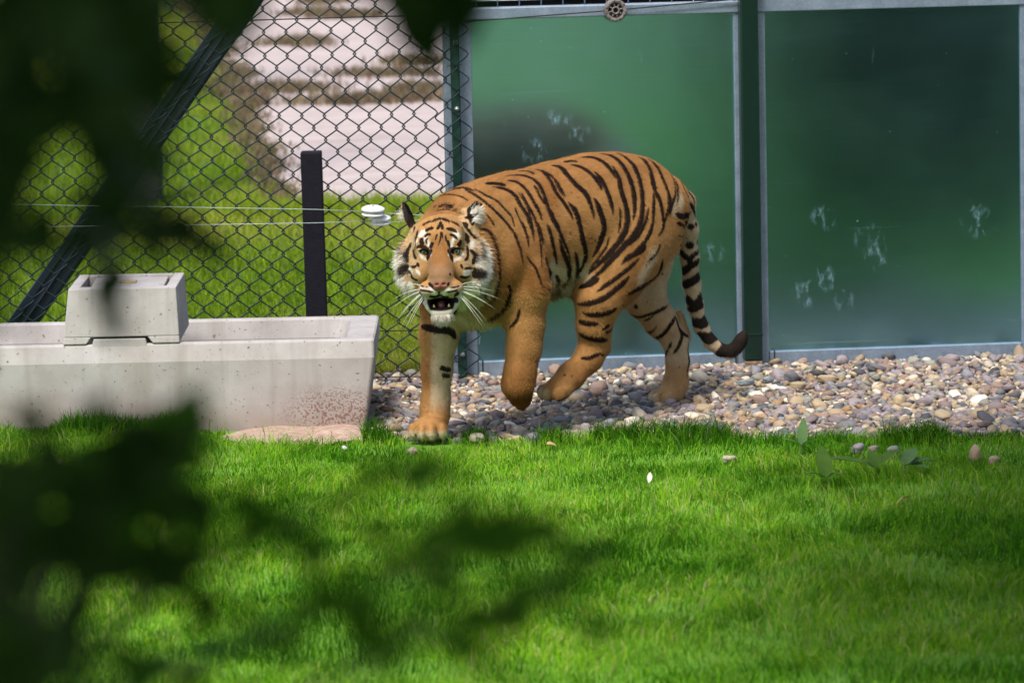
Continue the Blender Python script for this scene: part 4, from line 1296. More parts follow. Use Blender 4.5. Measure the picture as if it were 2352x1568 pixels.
# --- fur: short hairs lying back along the body, longer on cheeks, chin, chest and belly
tri = V[Q]; area = np.linalg.norm(np.cross(tri[:, 2] - tri[:, 0], tri[:, 3] - tri[:, 1]), axis=1) / 2
def strands(name, n, wfun, lfun, dirfun, width, jit=.35, seed=5, bend=.4):
    rg = np.random.default_rng(seed)
    fcen = tri.mean(1); p = area * wfun(Q[:, 0]); p = p / p.sum()
    f = rg.choice(len(Q), n, p=p); a, b = rg.random((2, n, 1))
    q = tri[f]; base = (q[:, 0] * (1 - a) + q[:, 1] * a) * (1 - b) + (q[:, 3] * (1 - a) + q[:, 2] * a) * b
    vi = Q[f, 0]; nr = NRM[vi]; c = col[Q[f]].mean(1)
    ln = lfun(vi) * rg.uniform(.6, 1.25, n)
    d = dirfun(vi); d = d - nr * (d * nr).sum(1)[:, None] * .8 + rg.normal(0, jit, (n, 3)) * .5
    d /= np.linalg.norm(d, axis=1)[:, None]
    sd = np.cross(d, nr); sd /= np.linalg.norm(sd, axis=1)[:, None] + 1e-9
    w = (width * rg.uniform(.7, 1.3, n))[:, None]
    m = base + (nr * .42 + d * .6) * (ln * .5)[:, None]; t = base + (nr * .42 * (1 - bend) + d) * ln[:, None]
    base = base - nr * .001
    vs = np.stack([base - sd * w, base + sd * w, m + sd * w * .8, m - sd * w * .8, t], 1).reshape(-1, 3)
    k = np.arange(n)[:, None] * 5
    fl = np.concatenate([k + [0, 1, 2, 3], k + [3, 2, 4]], 1).ravel(); fs = np.tile([4, 3], n)
    tint = np.repeat(np.clip(c * rg.uniform(.74, 1.28, (n, 1)), 0, .9), 5, 0)
    o = link(name, mesh_np(name, vs, fl, fs, m_fur, False, tint), tiger)
    tag(o, kind='stuff'); return o
back = -HD[None] * .8 - UPV[None] * .45
def body_dir(vi):
    d = np.tile(back, (len(vi), 1))
    lg = isp['lf'][vi] | isp['rf'][vi] | isp['lh'][vi] | isp['rh'][vi] | isp['tail'][vi]
    d[lg] = np.array([0, 0, -1.0]) - HD * .15
    hd = isp['head'][vi]
    r_ = np.stack([hx[vi] * 1.1, hy[vi] + .03, np.full(len(vi), -.07)], 1); r_ = r_ @ HA
    d[hd] = (r_ / (np.linalg.norm(r_, axis=1)[:, None] + 1e-9))[hd]
    return d
def body_len(vi):
    L_ = np.full(len(vi), .0075)
    L_ = np.where(isp['torso'][vi] & (Bz[vi] < .44), .015, L_)
    L_ = np.where(isp['neck'][vi], .016, L_); L_ = np.where(isp['head'][vi], .0055, L_)
    L_ = np.where(isp['lf'][vi] | isp['rf'][vi] | isp['rh'][vi] | isp['lh'][vi], .0075, L_)
    L_ = np.where(isp['head'][vi] & ((hz[vi] > .06) ), .003, L_)
    return L_
inmouth = mm < .012
def w_body(vi): return np.where(inmouth[vi] | (isp['head'][vi] & (hz[vi] > .10)) | (isp['head'][vi] & (hz[vi] > .05) & (hy[vi] < -.085)), 0.0, np.where(isp['head'][vi], 1.3, 1.0)) * np.where((socL(V[vi]) < .006) | (socR(V[vi]) < .006), 0, 1)
strands('fur', 190000, w_body, body_len, body_dir, .00055, .30, 5)
def ruff_w(vi):
    a = isp['head'][vi] & (np.abs(hx[vi] - .004) > .094) & (hy[vi] < .070) & (hz[vi] < .05)
    return np.where(a, 1.0, 0.0)
def ruff_dir(vi):
    sg = np.sign(hx[vi]); r_ = np.stack([sg * .8, np.where(hy[vi] > 0, -.25, -.65), np.full(len(vi), -.15)], 1) @ HA
    return r_
strands('ruff', 5000, ruff_w, lambda vi: np.where(hy[vi] < -.045, .013, .021), ruff_dir, .0006, .5, 6)
strands('chin_tuft', 2500, lambda vi: np.where(isp['head'][vi] & (hy[vi] < -.140) & (hz[vi] > .02), 1.0, 0), lambda vi: np.full(len(vi), .017),
        lambda vi: np.tile((np.array([[0, -1, .15]]) @ HA), (len(vi), 1)), .0006, .4, 8)
def earhair_w(vi): return np.where(isp['head'][vi] & (hy[vi] > .11) & (hy[vi] < .155) & (np.abs(hx[vi]) > .094), 1.0, 0)
_keep = col.copy(); col[:] = np.where((isp['head'] & (hy > .105) & (np.abs(hx) > .082))[:, None], WHITE[None] * .95, col)
strands('ear_tuft', 420, earhair_w, lambda vi: np.full(len(vi), .022), lambda vi: np.stack([np.sign(hx[vi]), np.full(len(vi), .1), np.full(len(vi), -.1)], 1) @ HA, .0006, .5, 9)
col = _keep
strands('belly_fringe', 3500, lambda vi: np.where(isp['torso'][vi] & (Bz[vi] < .45) & (Bs[vi] > .2) & (Bs[vi] < .66), 1.0, 0), lambda vi: np.full(len(vi), .020),
        lambda vi: np.tile(-UPV * .8 - HD * .5, (len(vi), 1)), .0007, .5, 10)
strands('chest_fringe', 5000, lambda vi: np.where((isp['torso'] | isp['neck'])[vi] & (Bz[vi] < .44) & (Bs[vi] < .12), 1.0, 0), lambda vi: np.full(len(vi), .016),
        lambda vi: np.tile(-UPV - HD * .2, (len(vi), 1)), .0007, .5, 12)

# --- eyes
m_eye, nt, bs = nmat('tiger_eye')
tc = nt.nodes.new('ShaderNodeTexCoord'); sp_ = nt.nodes.new('ShaderNodeSeparateXYZ'); nt.links.new(tc.outputs['Object'], sp_.inputs[0])
rr_ = math_(nt, 'SQRT', math_(nt, 'ADD', math_(nt, 'POWER', sp_.outputs['X'], 2.0), math_(nt, 'POWER', sp_.outputs['Y'], 2.0)))
rr_ = math_(nt, 'MULTIPLY', rr_, 100.0)
nt.links.new(ramp(nt, rr_, [(0.0, (.004, .005, .003)), (.38, (.006, .007, .004)), (.46, (.19, .20, .07)), (.80, (.12, .14, .055)), (.93, (.03, .04, .02)), (1.0, (.01, .01, .01))]), bs.inputs['Base Color'])
bs.inputs['Roughness'].default_value = 0.06
def eye(c, aim):
    g = MB(); n = 20
    prof = [(max(.0001, .0122 * math.sin(math.pi * i / 14)), .0122 * math.cos(math.pi * i / 14)) for i in range(15)]
    g.lathe(prof, n)
    o = g.build('eye', m_eye, tiger, True)
    zax = n_(aim); xax = n_(np.cross(UPV, zax)); yax = np.cross(zax, xax)
    o.matrix_local = Matrix(((xax[0], yax[0], zax[0], c[0]), (xax[1], yax[1], zax[1], c[1]), (xax[2], yax[2], zax[2], c[2]), (0, 0, 0, 1)))
eye(HPt(-.0442, .0365, EZ - .0156), HZ + HX * -.05); eye(HPt(.0468, .0345, EZ - .0156), HZ + HX * .03)
# --- teeth, tongue
m_tooth = simple('old_ivory', (.50, .40, .12), (.62, .52, .2), 0.35)
for sx, hgt, w_ in ((-.0235, .011, .0042), (.0180, .011, .0042)):
    p = HPt(sx, -.122, .088); q = HPt(sx * 1.04, -.122 + hgt, .090)
    MB().tube([p, p * .5 + q * .5 + HZ * .002, q], [w_, w_ * .8, .0008], 8).build('tooth', m_tooth, tiger, True)
m_tongue = simple('tongue', (.09, .028, .024), (.13, .04, .035), 0.4, 0, 90)
g = MB(); g.tube([HPt(-.003, -.116, .03), HPt(-.003, -.113, .06), HPt(-.003, -.117, .083), HPt(-.003, -.121, .088)], [.013, .014, .011, .005], 10)
g.build('tongue', m_tongue, tiger, True)
# --- whiskers
m_whisk = simple('whisker_white', (.75, .72, .62), (.85, .82, .74), 0.4)
WH = [((-.050, -.066), (-.135, -.090), -.02), ((-.052, -.070), (-.140, -.115), 0), ((-.050, -.076), (-.130, -.150), .01), ((-.048, -.080), (-.110, -.180), .02), ((-.046, -.084), (-.098, -.170), .03),
      ((-.050, -.074), (-.120, -.135), .04), ((-.050, -.06), (-.10, -.055), -.02), ((-.047, -.08), (-.125, -.175), .0),
      ((.046, -.066), (.150, -.085), -.02), ((.048, -.070), (.165, -.108), 0), ((.046, -.076), (.150, -.135), .01), ((.044, -.080), (.122, -.165), .02), ((.042, -.084), (.113, -.188), .03),
      ((.046, -.074), (.13, -.120), .04), ((.044, -.082), (.116, -.178), .03), ((.047, -.062), (.12, -.058), -.02), ((.043, -.086), (.09, -.15), .035)]
for (a, b, dz) in WH:
    p0 = HPt(a[0], a[1], .095); p2 = HPt(b[0], b[1], .055 + dz); p1 = (p0 + p2) / 2 + HY_ * .012 + HZ * .02
    P = [p0 * (1 - t) ** 2 + p1 * 2 * t * (1 - t) + p2 * t * t for t in np.linspace(0, 1, 8)]
    MB().tube(P, [.0009, .00085, .0008, .0007, .0006, .0005, .0004, .0002], 5).build('whisker', m_whisk, tiger, True)
# --- claws on the planted paw
m_claw = simple('claw', (.02, .018, .018), (.05, .045, .04), 0.4)
for i in range(4):
    o_ = i - 1.5; c = pRF + np.array([.004, .02, 0]); sd = n_(np.cross(np.array([-.1, -1, 0]), UPV)); fw = n_(np.array([-.1, -1, 0]))
    p = c + fw * (.058 - .010 * abs(o_) ** 1.6) + sd * o_ * .0225 - UPV * .008
    MB().tube([p, p + fw * .007 - UPV * .002, p + fw * .010 - UPV * .009], [.0032, .0026, .0006], 6).build('claw', m_claw, tiger, True)

# ------------------------------------------------------------------ stones of the gravel strip
def sphere_base(ns=6, nr=4):
    v = [(0, 0, 1.0)]
    for i in range(1, nr + 1):
        a = math.pi * i / (nr + 1)
        for k in range(ns):
            t = 2 * math.pi * (k + .5 * (i % 2)) / ns; v.append((math.sin(a) * math.cos(t), math.sin(a) * math.sin(t), math.cos(a)))
    v.append((0, 0, -1.0)); f = []
    for k in range(ns): f.append((0, 1 + k, 1 + (k + 1) % ns))
    for i in range(nr - 1):
        for k in range(ns):
            a = 1 + i * ns + k; b = 1 + i * ns + (k + 1) % ns; f.append((a, a + ns, b + ns)); f.append((a, b + ns, b))
    l = len(v) - 1
    for k in range(ns): f.append((l, l - ns + (k + 1) % ns, l - ns + k))
    return np.array(v), np.array(f)
PB_V, PB_F = sphere_base()
STONE_COL = np.array([(.205, .175, .20), (.155, .155, .18), (.25, .195, .145), (.33, .26, .18), (.22, .155, .135), (.44, .38, .32), (.10, .10, .12), (.20, .205, .185), (.17, .135, .145), (.06, .06, .07), (.56, .52, .47), (.29, .19, .12)])
STONE_COL = STONE_COL * np.array([1.2, 1.16, 1.04])
STONE_P = np.array([.17, .12, .13, .12, .10, .08, .07, .08, .07, .03, .02, .03]); STONE_P /= STONE_P.sum()
def stone_shapes(n, rg, flat=(.34, .62)):
    V_ = np.tile(PB_V, (n, 1, 1))
    for _ in range(9):
        nr = rg.normal(size=(n, 1, 3)); nr /= np.linalg.norm(nr, axis=2, keepdims=True)
        c = rg.uniform(.48, .92, (n, 1)); dt = (V_ * nr).sum(2); V_ = V_ - nr * np.maximum(dt - c, 0)[..., None] * .9
    sc = np.stack([np.ones(n), rg.uniform(.58, .9, n), rg.uniform(*flat, n)], 1)
    return V_ * sc[:, None, :]
def rot_mats(n, rg, tilt=.35):
    yaw = rg.uniform(0, 2 * np.pi, n); tx = rg.normal(0, tilt, n); ty = rg.normal(0, tilt, n)
    cz, sz, cx, sx, cy, sy = np.cos(yaw), np.sin(yaw), np.cos(tx), np.sin(tx), np.cos(ty), np.sin(ty); o, z = np.ones(n), np.zeros(n)
    A = np.array([[cz, -sz, z], [sz, cz, z], [z, z, o]]); B = np.array([[o, z, z], [z, cx, -sx], [z, sx, cx]]); C = np.array([[cy, z, sy], [z, o, z], [-sy, z, cy]])
    return np.einsum('ijn,jkn,kln->nil', B, C, A)
rg = np.random.default_rng(77)
def stone_field(cell, rlo, rhi, zoff):
    gx, gy = np.meshgrid(np.arange(-.62, 1.78, cell), np.arange(-.32, 1.45, cell * .92)); n = gx.size
    x = gx.ravel() + rg.uniform(-.5, .5, n) * cell; y = gy.ravel() + rg.uniform(-.5, .5, n) * cell
    top = np.where(x > W0[0] - .02, wall_y(x) - .035, 1.22)
    ok = (y > edge_y(x) - .02 + rg.normal(0, .015, n)) & (y < top) & ~((x < tr_r[0] + .03) & (y < .84))
    x, y = x[ok], y[ok]; r = np.exp(rg.normal(0, .30, len(x))) * (rlo + rhi) / 2; r = np.clip(r, rlo * .7, rhi * 1.5)
    return x, y, grit_z(x, y) + r * .22 + zoff, r
fa = stone_field(.0235, .0125, .0195, .004); fb = stone_field(.031, .014, .021, -.006); fc_ = stone_field(.075, .022, .030, .006)
px_, py_, pz_, pr_ = [np.concatenate(t) for t in zip(fa, fb, fc_)]
NP_ = len(px_)
m_stone = attr_mat('river_stone', 0.75, 0.3, 0, 110, .28)
mats = rot_mats(NP_, rg); cols = STONE_COL[rg.choice(len(STONE_COL), NP_, p=STONE_P)] * rg.uniform(.75, 1.2, (NP_, 1))
app = pr_ / (13.0 + py_) * np.where(pz_ > grit_z(px_, py_) - .002, 1, .5) * ((np.abs(px_) < 1.62) & (py_ > edge_y(px_) + .02))
bigi = np.argsort(-app)[:300]; isbig = np.zeros(NP_, bool); isbig[bigi] = True
oth = np.nonzero(~isbig)[0]
SH = stone_shapes(len(oth), rg) * pr_[oth][:, None, None]
SH = np.einsum('nij,nvj->nvi', mats[oth], SH) + np.stack([px_, py_, pz_], 1)[oth][:, None]
nv = len(PB_V)
fl = (PB_F[None] + (np.arange(len(oth)) * nv)[:, None, None]).ravel()
o = link('pebbles', mesh_np('pebbles', SH.reshape(-1, 3), fl, np.full(len(oth) * len(PB_F), 3), m_stone, True, np.repeat(cols[oth], nv, 0)), gravel_bed)
tag(o, kind='stuff')
SV = stone_shapes(36, rg); pal = []
for i in range(36):
    c = STONE_COL[rg.choice(len(STONE_COL), p=STONE_P)] * rg.uniform(.8, 1.2)
    pal.append(mesh_np('pebble', SV[i], PB_F.ravel(), np.full(len(PB_F), 3), m_stone, True, np.tile(c, (nv, 1))))
for k, i in enumerate(bigi):
    o = link('pebble', pal[k % 36], gravel_bed)
    M = Matrix([list(r) for r in mats[i] * pr_[i]]).to_4x4(); M.translation = (px_[i], py_[i], pz_[i]); o.matrix_local = M
def lone_stone(u, v, r, c, lab, z=.012, seed=0, flat=(.5, .8), name='stone', group=None):
    rg2 = np.random.default_rng(seed + 900); sh = stone_shapes(1, rg2, flat)[0] * r; p = at(u, v, z=z)
    o = link(name, mesh_np(name, sh, PB_F.ravel(), np.full(len(PB_F), 3), m_stone, True, np.tile(np.array(c), (nv, 1))), None, p, (rg2.normal(0, .2), rg2.normal(0, .2), rg2.uniform(0, 6)))
    return tag(o, lab, 'stone', group)
lone_stone(2240, 1040, .032, (.42, .29, .18), 'pale orange pointed stone lying in the grass beside dark tufts', .02, 3, (.9, 1.0))
lone_stone(2285, 1059, .022, (.36, .27, .17), 'small flat buff stone in the grass just below the pointed stone', .012, 4)
lone_stone(1676, 1052, .028, (.40, .34, .25), 'flat cream stone half sunk in the lawn below the gravel', .012, 5, (.4, .5))
lone_stone(1970, 1030, .027, (.30, .26, .26), 'greyish pink stone on the lawn edge, first of three in a row', .016, 6)
lone_stone(2006, 1033, .022, (.29, .23, .21), 'small reddish stone on the lawn edge, middle of three in a row', .014, 7)
lone_stone(2050, 1034, .025, (.28, .26, .25), 'rounded grey stone on the lawn edge, last of three in a row', .014, 8)
lone_stone(1715, 880, .040, (.22, .25, .27), 'flat blue grey stone lying at the foot of the green post', .035, 9, (.3, .36))
lone_stone(1765, 872, .036, (.27, .29, .30), 'flat pale grey stone beside the rusty foot of the green post', .035, 10, (.3, .36))
lone_stone(945, 1035, .03, (.30, .25, .18), 'buff stone in the grass just ahead of the planted paw', .008, 11, (.35, .45))
lone_stone(1095, 1005, .034, (.27, .24, .17), 'mossy flat stone in the grass beside the planted paw', .008, 12, (.35, .45))
lone_stone(792, 1028, .010, (.7, .7, .68), 'tiny white pebble on the lawn in front of the bare earth', .02, 13)

# ------------------------------------------------------------------ grass
def blades(name, x, y, z, hgt, wid, lean_dir, lean, colr, mat, seed, parent=None):
    rg = np.random.default_rng(seed); n = len(x)
    base = np.stack([x, y, z], 1); a = rg.uniform(0, 2 * np.pi, n); sd = np.stack([np.cos(a), np.sin(a) * .6, np.zeros(n)], 1)
    dv = np.stack([np.cos(lean_dir) * lean, np.sin(lean_dir) * lean, np.ones(n)], 1); dv /= np.linalg.norm(dv, axis=1)[:, None]
    m = base + (np.array([0, 0, 1.0]) * .6 + dv * .4) * (hgt * .5)[:, None] / 1.0
    t = base + dv * hgt[:, None] - np.array([0, 0, 1.0]) * (hgt * lean * .12)[:, None]
    w = wid[:, None] * .5
    vs = np.stack([base - sd * w, base + sd * w, m + sd * w * .85, m - sd * w * .85, t], 1).reshape(-1, 3)
    k = np.arange(n)[:, None] * 5
    fl = np.concatenate([k + [0, 1, 2, 3], k + [3, 2, 4]], 1).ravel()
    return link(name, mesh_np(name, vs, fl, np.tile([4, 3], n), mat, False, np.repeat(colr, 5, 0)), parent)
m_grass = attr_mat('grass_blade', 0.7, 0.10, 0.35)
rg = np.random.default_rng(101)
def pick(pal, w, n): w = np.asarray(w, float); return np.asarray(pal)[rg.choice(len(pal), n, p=w / w.sum())]
GP = [(.035, .135, .004), (.10, .29, .007), (.20, .41, .012), (.32, .47, .030), (.42, .46, .13), (.48, .42, .20)]
def lawn_col(x, y, n):
    f = fbm(x, y, 61, 4, 2.2); f2 = fbm(x, y, 62, 3, 9.0)
    t = np.clip((f - .5) * 2.4 + (f2 - .5) * 1.2 + .5, 0, 1)
    c1 = pick(GP[:3], (.55, .4, .05), n); c2 = pick(GP[1:], (.34, .36, .19, .07, .05), n)
    return (c1 * (1 - t[:, None]) + c2 * t[:, None]) * rg.uniform(.75, 1.25, (n, 1))
n = 300000
y = -3.9 + (4.25) * rg.random(n) ** .85; x = rg.uniform(-1.0, 1.0, n) * (1.45 + .1 * (y + 4))
ok = (y < edge_y(x) + rg.normal(0, .012, n)) & ~((x < tr_r[0] + .02) & (y > TY - .01)) & ~(earth_in(x, y) & (rg.random(n) < .93))
ok &= ((x - pRF[0]) / .075) ** 2 + ((y - pRF[1] + .075) / .085) ** 2 > 1
dens = fbm(x, y, 63, 3, 5.0); ok &= rg.random(n) < np.clip(.55 + (dens - .4) * 2, .35, 1)
x, y = x[ok], y[ok]; n = len(x)
hg = (.016 + .048 * fbm(x, y, 64, 4, 6.0) ** 1.5) * rg.uniform(.5, 1.5, n); hg += .035 * (rg.random(n) < .05)
ld = fbm(x, y, 65, 3, 5.5) * 5 * np.pi + rg.normal(0, .95, n); ln = .3 + 1.0 * fbm(x, y, 66, 3, 7.0) * rg.uniform(.4, 1.5, n)
gz = lawn_z(x, y)
tag(blades('grass', x, y, gz, hg, rg.uniform(.0016, .0032, n), ld, ln, lawn_col(x, y, n), m_grass, 1), kind='stuff')
# darker, longer tufts along the gravel and against the trough
n = 16000
x = rg.uniform(-1.5, 1.75, n); cl = fbm(x, x * 0 + 3, 67, 3, 5.0)
y = np.where((x < -.95), TY - .02 - np.abs(rg.normal(0, .04, n)), edge_y(x) - .005 - np.abs(rg.normal(0, .065, n)) + .01)
ok = (rg.random(n) < np.clip((cl - .48) * 5, .04, .7)) & ~((x > -.95) & (x < tr_r[0] - .0)) | (x < -.95) & (rg.random(n) < .7)
ok |= (x > 1.15) & (rg.random(n) < .5)
ok &= ((x - pRF[0]) / .075) ** 2 + ((y - pRF[1] + .075) / .085) ** 2 > 1
x, y, cl = x[ok], y[ok], cl[ok]; n = len(x)
hg = np.clip(.02 + .26 * (cl - .45), .022, .075) * rg.uniform(.5, 1.25, n)
tag(blades('edge_grass', x, y, lawn_z(x, y), hg, rg.uniform(.002, .0035, n), rg.uniform(0, 6.28, n), rg.uniform(.1, .8, n), pick(GP[:3], (.7, .28, .02), n) * rg.uniform(.5, 1.0, (n, 1)), m_grass, 2), kind='stuff')
# rough grass beyond the fence
def field_blades(name, n, y0, y1, pw, hlo, hhi, wd, pal, pwts, seed, cond, curve=1.6):
    y = y0 + (y1 - y0) * rg.random(n) ** curve; x = rg.uniform(-1.55, .28, n) * (13 + y) / 9.5 * 1.0
    ok = cond(x, y); x, y = x[ok], y[ok]; n = len(x)
    f = fbm(x, y, 70 + seed, 4, 1.1); t = np.clip((f - .5) * 3 + .5, 0, 1)[:, None]
    c = (pick(pal[:3], pwts, n) * (1 - t) + pick(pal[2:5], pwts, n) * t) * rg.uniform(.7, 1.25, (n, 1))
    sc = (13 + y) / 16
    o = blades(name, x, y, np.zeros(n) - .012, rg.uniform(hlo, hhi, n) * (.6 + .8 * f), wd * sc * rg.uniform(.7, 1.3, n), rg.uniform(0, 6.28, n), rg.uniform(.1, .9, n), c, m_grass, 80 + seed)
    return tag(o, kind='stuff')
FPAL = [(.10, .19, .008), (.16, .26, .010), (.24, .33, .018), (.33, .36, .04), (.40, .34, .12)]
field_blades('meadow_grass', 205000, 1.22, 22, 0, .035, .075, .0042, FPAL, (.4, .4, .2), 1, lambda x, y: ~in_sand(x, y) & ((x < W0[0] - .02) | (y > wall_y(x) + .5)), 1.9)
# brown clods and dry tufts on the sand
CL = [(730, 1110, 75, 130), (570, 1010, 250, 340), (400, 1010, 560, 645), (1100, 1800, 480, 540), (900, 1800, 640, 712), (1430, 1800, 400, 450), (1000, 1560, 95, 150), (850, 1110, -40, 50),
      (1430, 1800, 560, 640), (380, 560, 440, 540), (480, 640, 640, 720)]
xs, ys, hs = [], [], []
for (a, b, c, d) in CL:
    p0 = at((500 + a / 2.24) / 1.2755, (d / 2.24) / 1.2755, z=0); p1 = at((500 + b / 2.24) / 1.2755, (d / 2.24) / 1.2755, z=0); p2 = at((500 + a / 2.24) / 1.2755, (c * .55 + d * .45) / 2.24 / 1.2755, z=0)
    n = int(2600 * (p1[0] - p0[0]) * .8) + 200
    x = (p0[0] + p1[0]) / 2 + rg.normal(0, .30, n) * (p1[0] - p0[0]); y = (p0[1] + p2[1]) / 2 + rg.normal(0, .30, n) * (p2[1] - p0[1])
    k = fbm(x, y, 90, 3, 1.5) > .42
    xs.append(x[k]); ys.append(y[k]); hs.append(np.full(k.sum(), .06 + .00 * a))
# fringe along the sand's left margin
yy = rg.uniform(SAND_Y0, 24, 6500); xx = sand_left(yy) + rg.normal(-.05, .06, 6500); xs.append(xx); ys.append(yy); hs.append(np.full(6500, .05))
x, y, hg = np.concatenate(xs), np.concatenate(ys), np.concatenate(hs); n = len(x)
DP = [(.17, .12, .08), (.22, .16, .10), (.16, .14, .055), (.32, .25, .16), (.12, .085, .055)]
tag(blades('dry_grass', x, y, np.full(n, .01), hg * rg.uniform(.4, 1.7, n), .007 * (13 + y) / 18 * rg.uniform(.6, 1.4, n), rg.uniform(0, 6.28, n), rg.uniform(.2, 1.4, n), pick(DP, (.3, .25, .2, .1, .15), n) * rg.uniform(.7, 1.2, (n, 1)), m_grass, 3), kind='stuff')
# bright fringe where the sand meets the near grass
n = 9000; x = rg.uniform(-1.9, .1, n); y = SAND_Y0 + .3 * (fbm(x, x * 0, 12, 3, 2.0) - .5) + rg.normal(-.05, .12, n)
k = x > sand_left(y) - .3; x, y = x[k], y[k]; n = len(x)
tag(blades('fringe_grass', x, y, np.zeros(n), rg.uniform(.03, .11, n) * (.4 + fbm(x, x * 0, 95, 3, 5)), rg.uniform(.004, .006, n), rg.uniform(0, 6.28, n), rg.uniform(.05, .6, n), pick(FPAL[1:4], (.4, .4, .2), n), m_grass, 4), kind='stuff')

# ------------------------------------------------------------------ weeds, fallen leaves
def leaf_mesh(name, L_, W_, mat, fold=.25, droop=.3, n=6, colr=None):
    """pointed leaf along +x with a folded midrib"""
    vs, fs = [], []
    for i in range(n + 1):
        t = i / n; w = W_ * .5 * math.sin(math.pi * min(1, t ** .8 * 1.0)) ** .8 if 0 < i < n else 0.0004
        z = -droop * L_ * t * t; x = L_ * t
        vs += [(x, -w, z + w * fold), (x, 0, z), (x, w, z + w * fold)]
    for i in range(n):
        a = i * 3; fs += [(a, a + 3, a + 4, a + 1), (a + 1, a + 4, a + 5, a + 2)]
    me = bpy.data.meshes.new(name); me.from_pydata(vs, [], fs); me.polygons.foreach_set('use_smooth', [True] * len(fs))
    me.materials.append(mat); return me
def leaf_mat(name, c0, c1, transl=.3, rough=.45):
    m, nt, bs = nmat(name); f = noise(nt, 25, 4)
    c = ramp(nt, f, [(.3, c0), (.7, c1)]); nt.links.new(c, bs.inputs['Base Color']); bs.inputs['Roughness'].default_value = rough
    t = nt.nodes.new('ShaderNodeBsdfTranslucent'); nt.links.new(c, t.inputs['Color']); mx = nt.nodes.new('ShaderNodeMixShader'); mx.inputs[0].default_value = transl
    nt.links.new(bs.outputs[0], mx.inputs[1]); nt.links.new(t.outputs[0], mx.inputs[2]); nt.links.new(mx.outputs[0], nt.nodes['Material Output'].inputs['Surface'])
    return m
m_weed = leaf_mat('weed_leaf', (.05, .13, .01), (.09, .18, .015), .3, .85); m_palew = leaf_mat('pale_weed_leaf', (.08, .18, .05), (.13, .23, .07), .3, .85); m_dead = leaf_mat('dead_leaf', (.40, .24, .11), (.6, .42, .24), .1, .8)
def weed(u, v, leaves, lab, mat=m_weed):
    p = at(u, v, z=.0); e = tag(empty('weed', p), lab, 'weed', None)
    MB().tube([(0, 0, -.02), (.003, 0, .02), (.004, .002, .04)], [.003, .0025, .0015], 6).build('stem', mat, e, True)
    for (az, el, L_, W_) in leaves:
        o = link('leaf', leaf_mesh('leaf', L_, W_, mat), e, (.003, .001, .03)); o.rotation_euler = (0, R(-el), R(az))
    return e
weed(2010, 1100, [(165, 22, .17, .055), (40, 40, .10, .045), (100, 50, .07, .04)], 'broad leaved weed with a long pale leaf on the lawn below the stones')
weed(1895, 1125, [(100, 70, .10, .045), (200, 35, .07, .035), (20, 30, .05, .03)], 'small weed with an upright light leaf left of the broad weed')
weed(2075, 1095, [(20, 20, .10, .06), (60, 45, .08, .05), (330, 15, .07, .05)], 'low grey green weed to the right of the broad weed', m_palew)
weed(1840, 1050, [(80, 70, .09, .03), (190, 40, .06, .03), (320, 40, .06, .03)], 'pale crinkled weed near the cream stone at the gravel edge', m_palew)
def fallen(u, v, L_, W_, az, lab, mat=m_dead, el=10, z=.03):
    o = link('fallen_leaf', leaf_mesh('fallen_leaf', L_, W_, mat, .5, .5), None, at(u, v, z=z)); o.rotation_euler = (R(20), R(-el), R(az)); return tag(o, lab, 'leaf')
m_feather = leaf_mat('white_feather', (.72, .62, .48), (.8, .75, .66), .2, .7)
fallen(1490, 1108, .036, .014, 70, 'small upright white feather standing in the lawn', m_feather, 60)
fallen(120, 1078, .06, .03, 60, 'curled dead leaf on the lawn before the trough', m_dead, 40)
fallen(205, 1166, .06, .028, 20, 'buff dead leaf deeper in the lawn among shrub shade', m_dead)
fallen(1255, 1020, .03, .018, 10, 'tiny dead leaf near the planted paw', m_dead)
fallen(2090, 1143, .04, .02, 200, 'brownish dead leaf below the grey green weed', m_dead)
def stalk(u, v, hgt, lean, lab):
    p = at(u, v, z=0); P = [p, p + np.array([lean * .4, 0, hgt * .6]), p + np.array([lean, .0, hgt])]
    o = MB().tube(P, [.0014, .0011, .0005], 5).build('grass_stalk', m_palew, None, True); tag(o, lab, 'grass stalk')
stalk(1620, 1045, .13, .02, 'thin pale seed stalk standing at the gravel edge, taller of two'); stalk(1575, 1055, .09, -.05, 'thin pale seed stalk leaning over the lawn edge')

# ------------------------------------------------------------------ shrubs and tree by the viewer, unseen greenery added for shade
m_dark = leaf_mat('shade_dark_leaf', (.005, .016, .001), (.010, .030, .002), .25, .8)  # darker copy of the leaf colour, standing for leaves in shade
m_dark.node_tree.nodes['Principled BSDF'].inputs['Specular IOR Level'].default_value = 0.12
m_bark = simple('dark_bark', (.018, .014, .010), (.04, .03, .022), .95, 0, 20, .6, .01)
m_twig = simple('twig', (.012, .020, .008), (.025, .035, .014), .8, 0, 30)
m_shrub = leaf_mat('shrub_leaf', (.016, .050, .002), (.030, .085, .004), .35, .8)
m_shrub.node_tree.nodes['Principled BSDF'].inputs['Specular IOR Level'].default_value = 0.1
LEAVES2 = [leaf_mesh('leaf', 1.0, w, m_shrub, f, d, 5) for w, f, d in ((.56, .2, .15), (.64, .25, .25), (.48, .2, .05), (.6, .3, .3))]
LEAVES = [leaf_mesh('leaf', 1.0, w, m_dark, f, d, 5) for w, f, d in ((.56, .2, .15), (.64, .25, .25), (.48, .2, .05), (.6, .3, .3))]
rgl = np.random.default_rng(55)
NEAR = .86
_at = at
def at(u, v, dist=None, z=None): return _at(u, v, dist * NEAR if dist is not None else None, z)
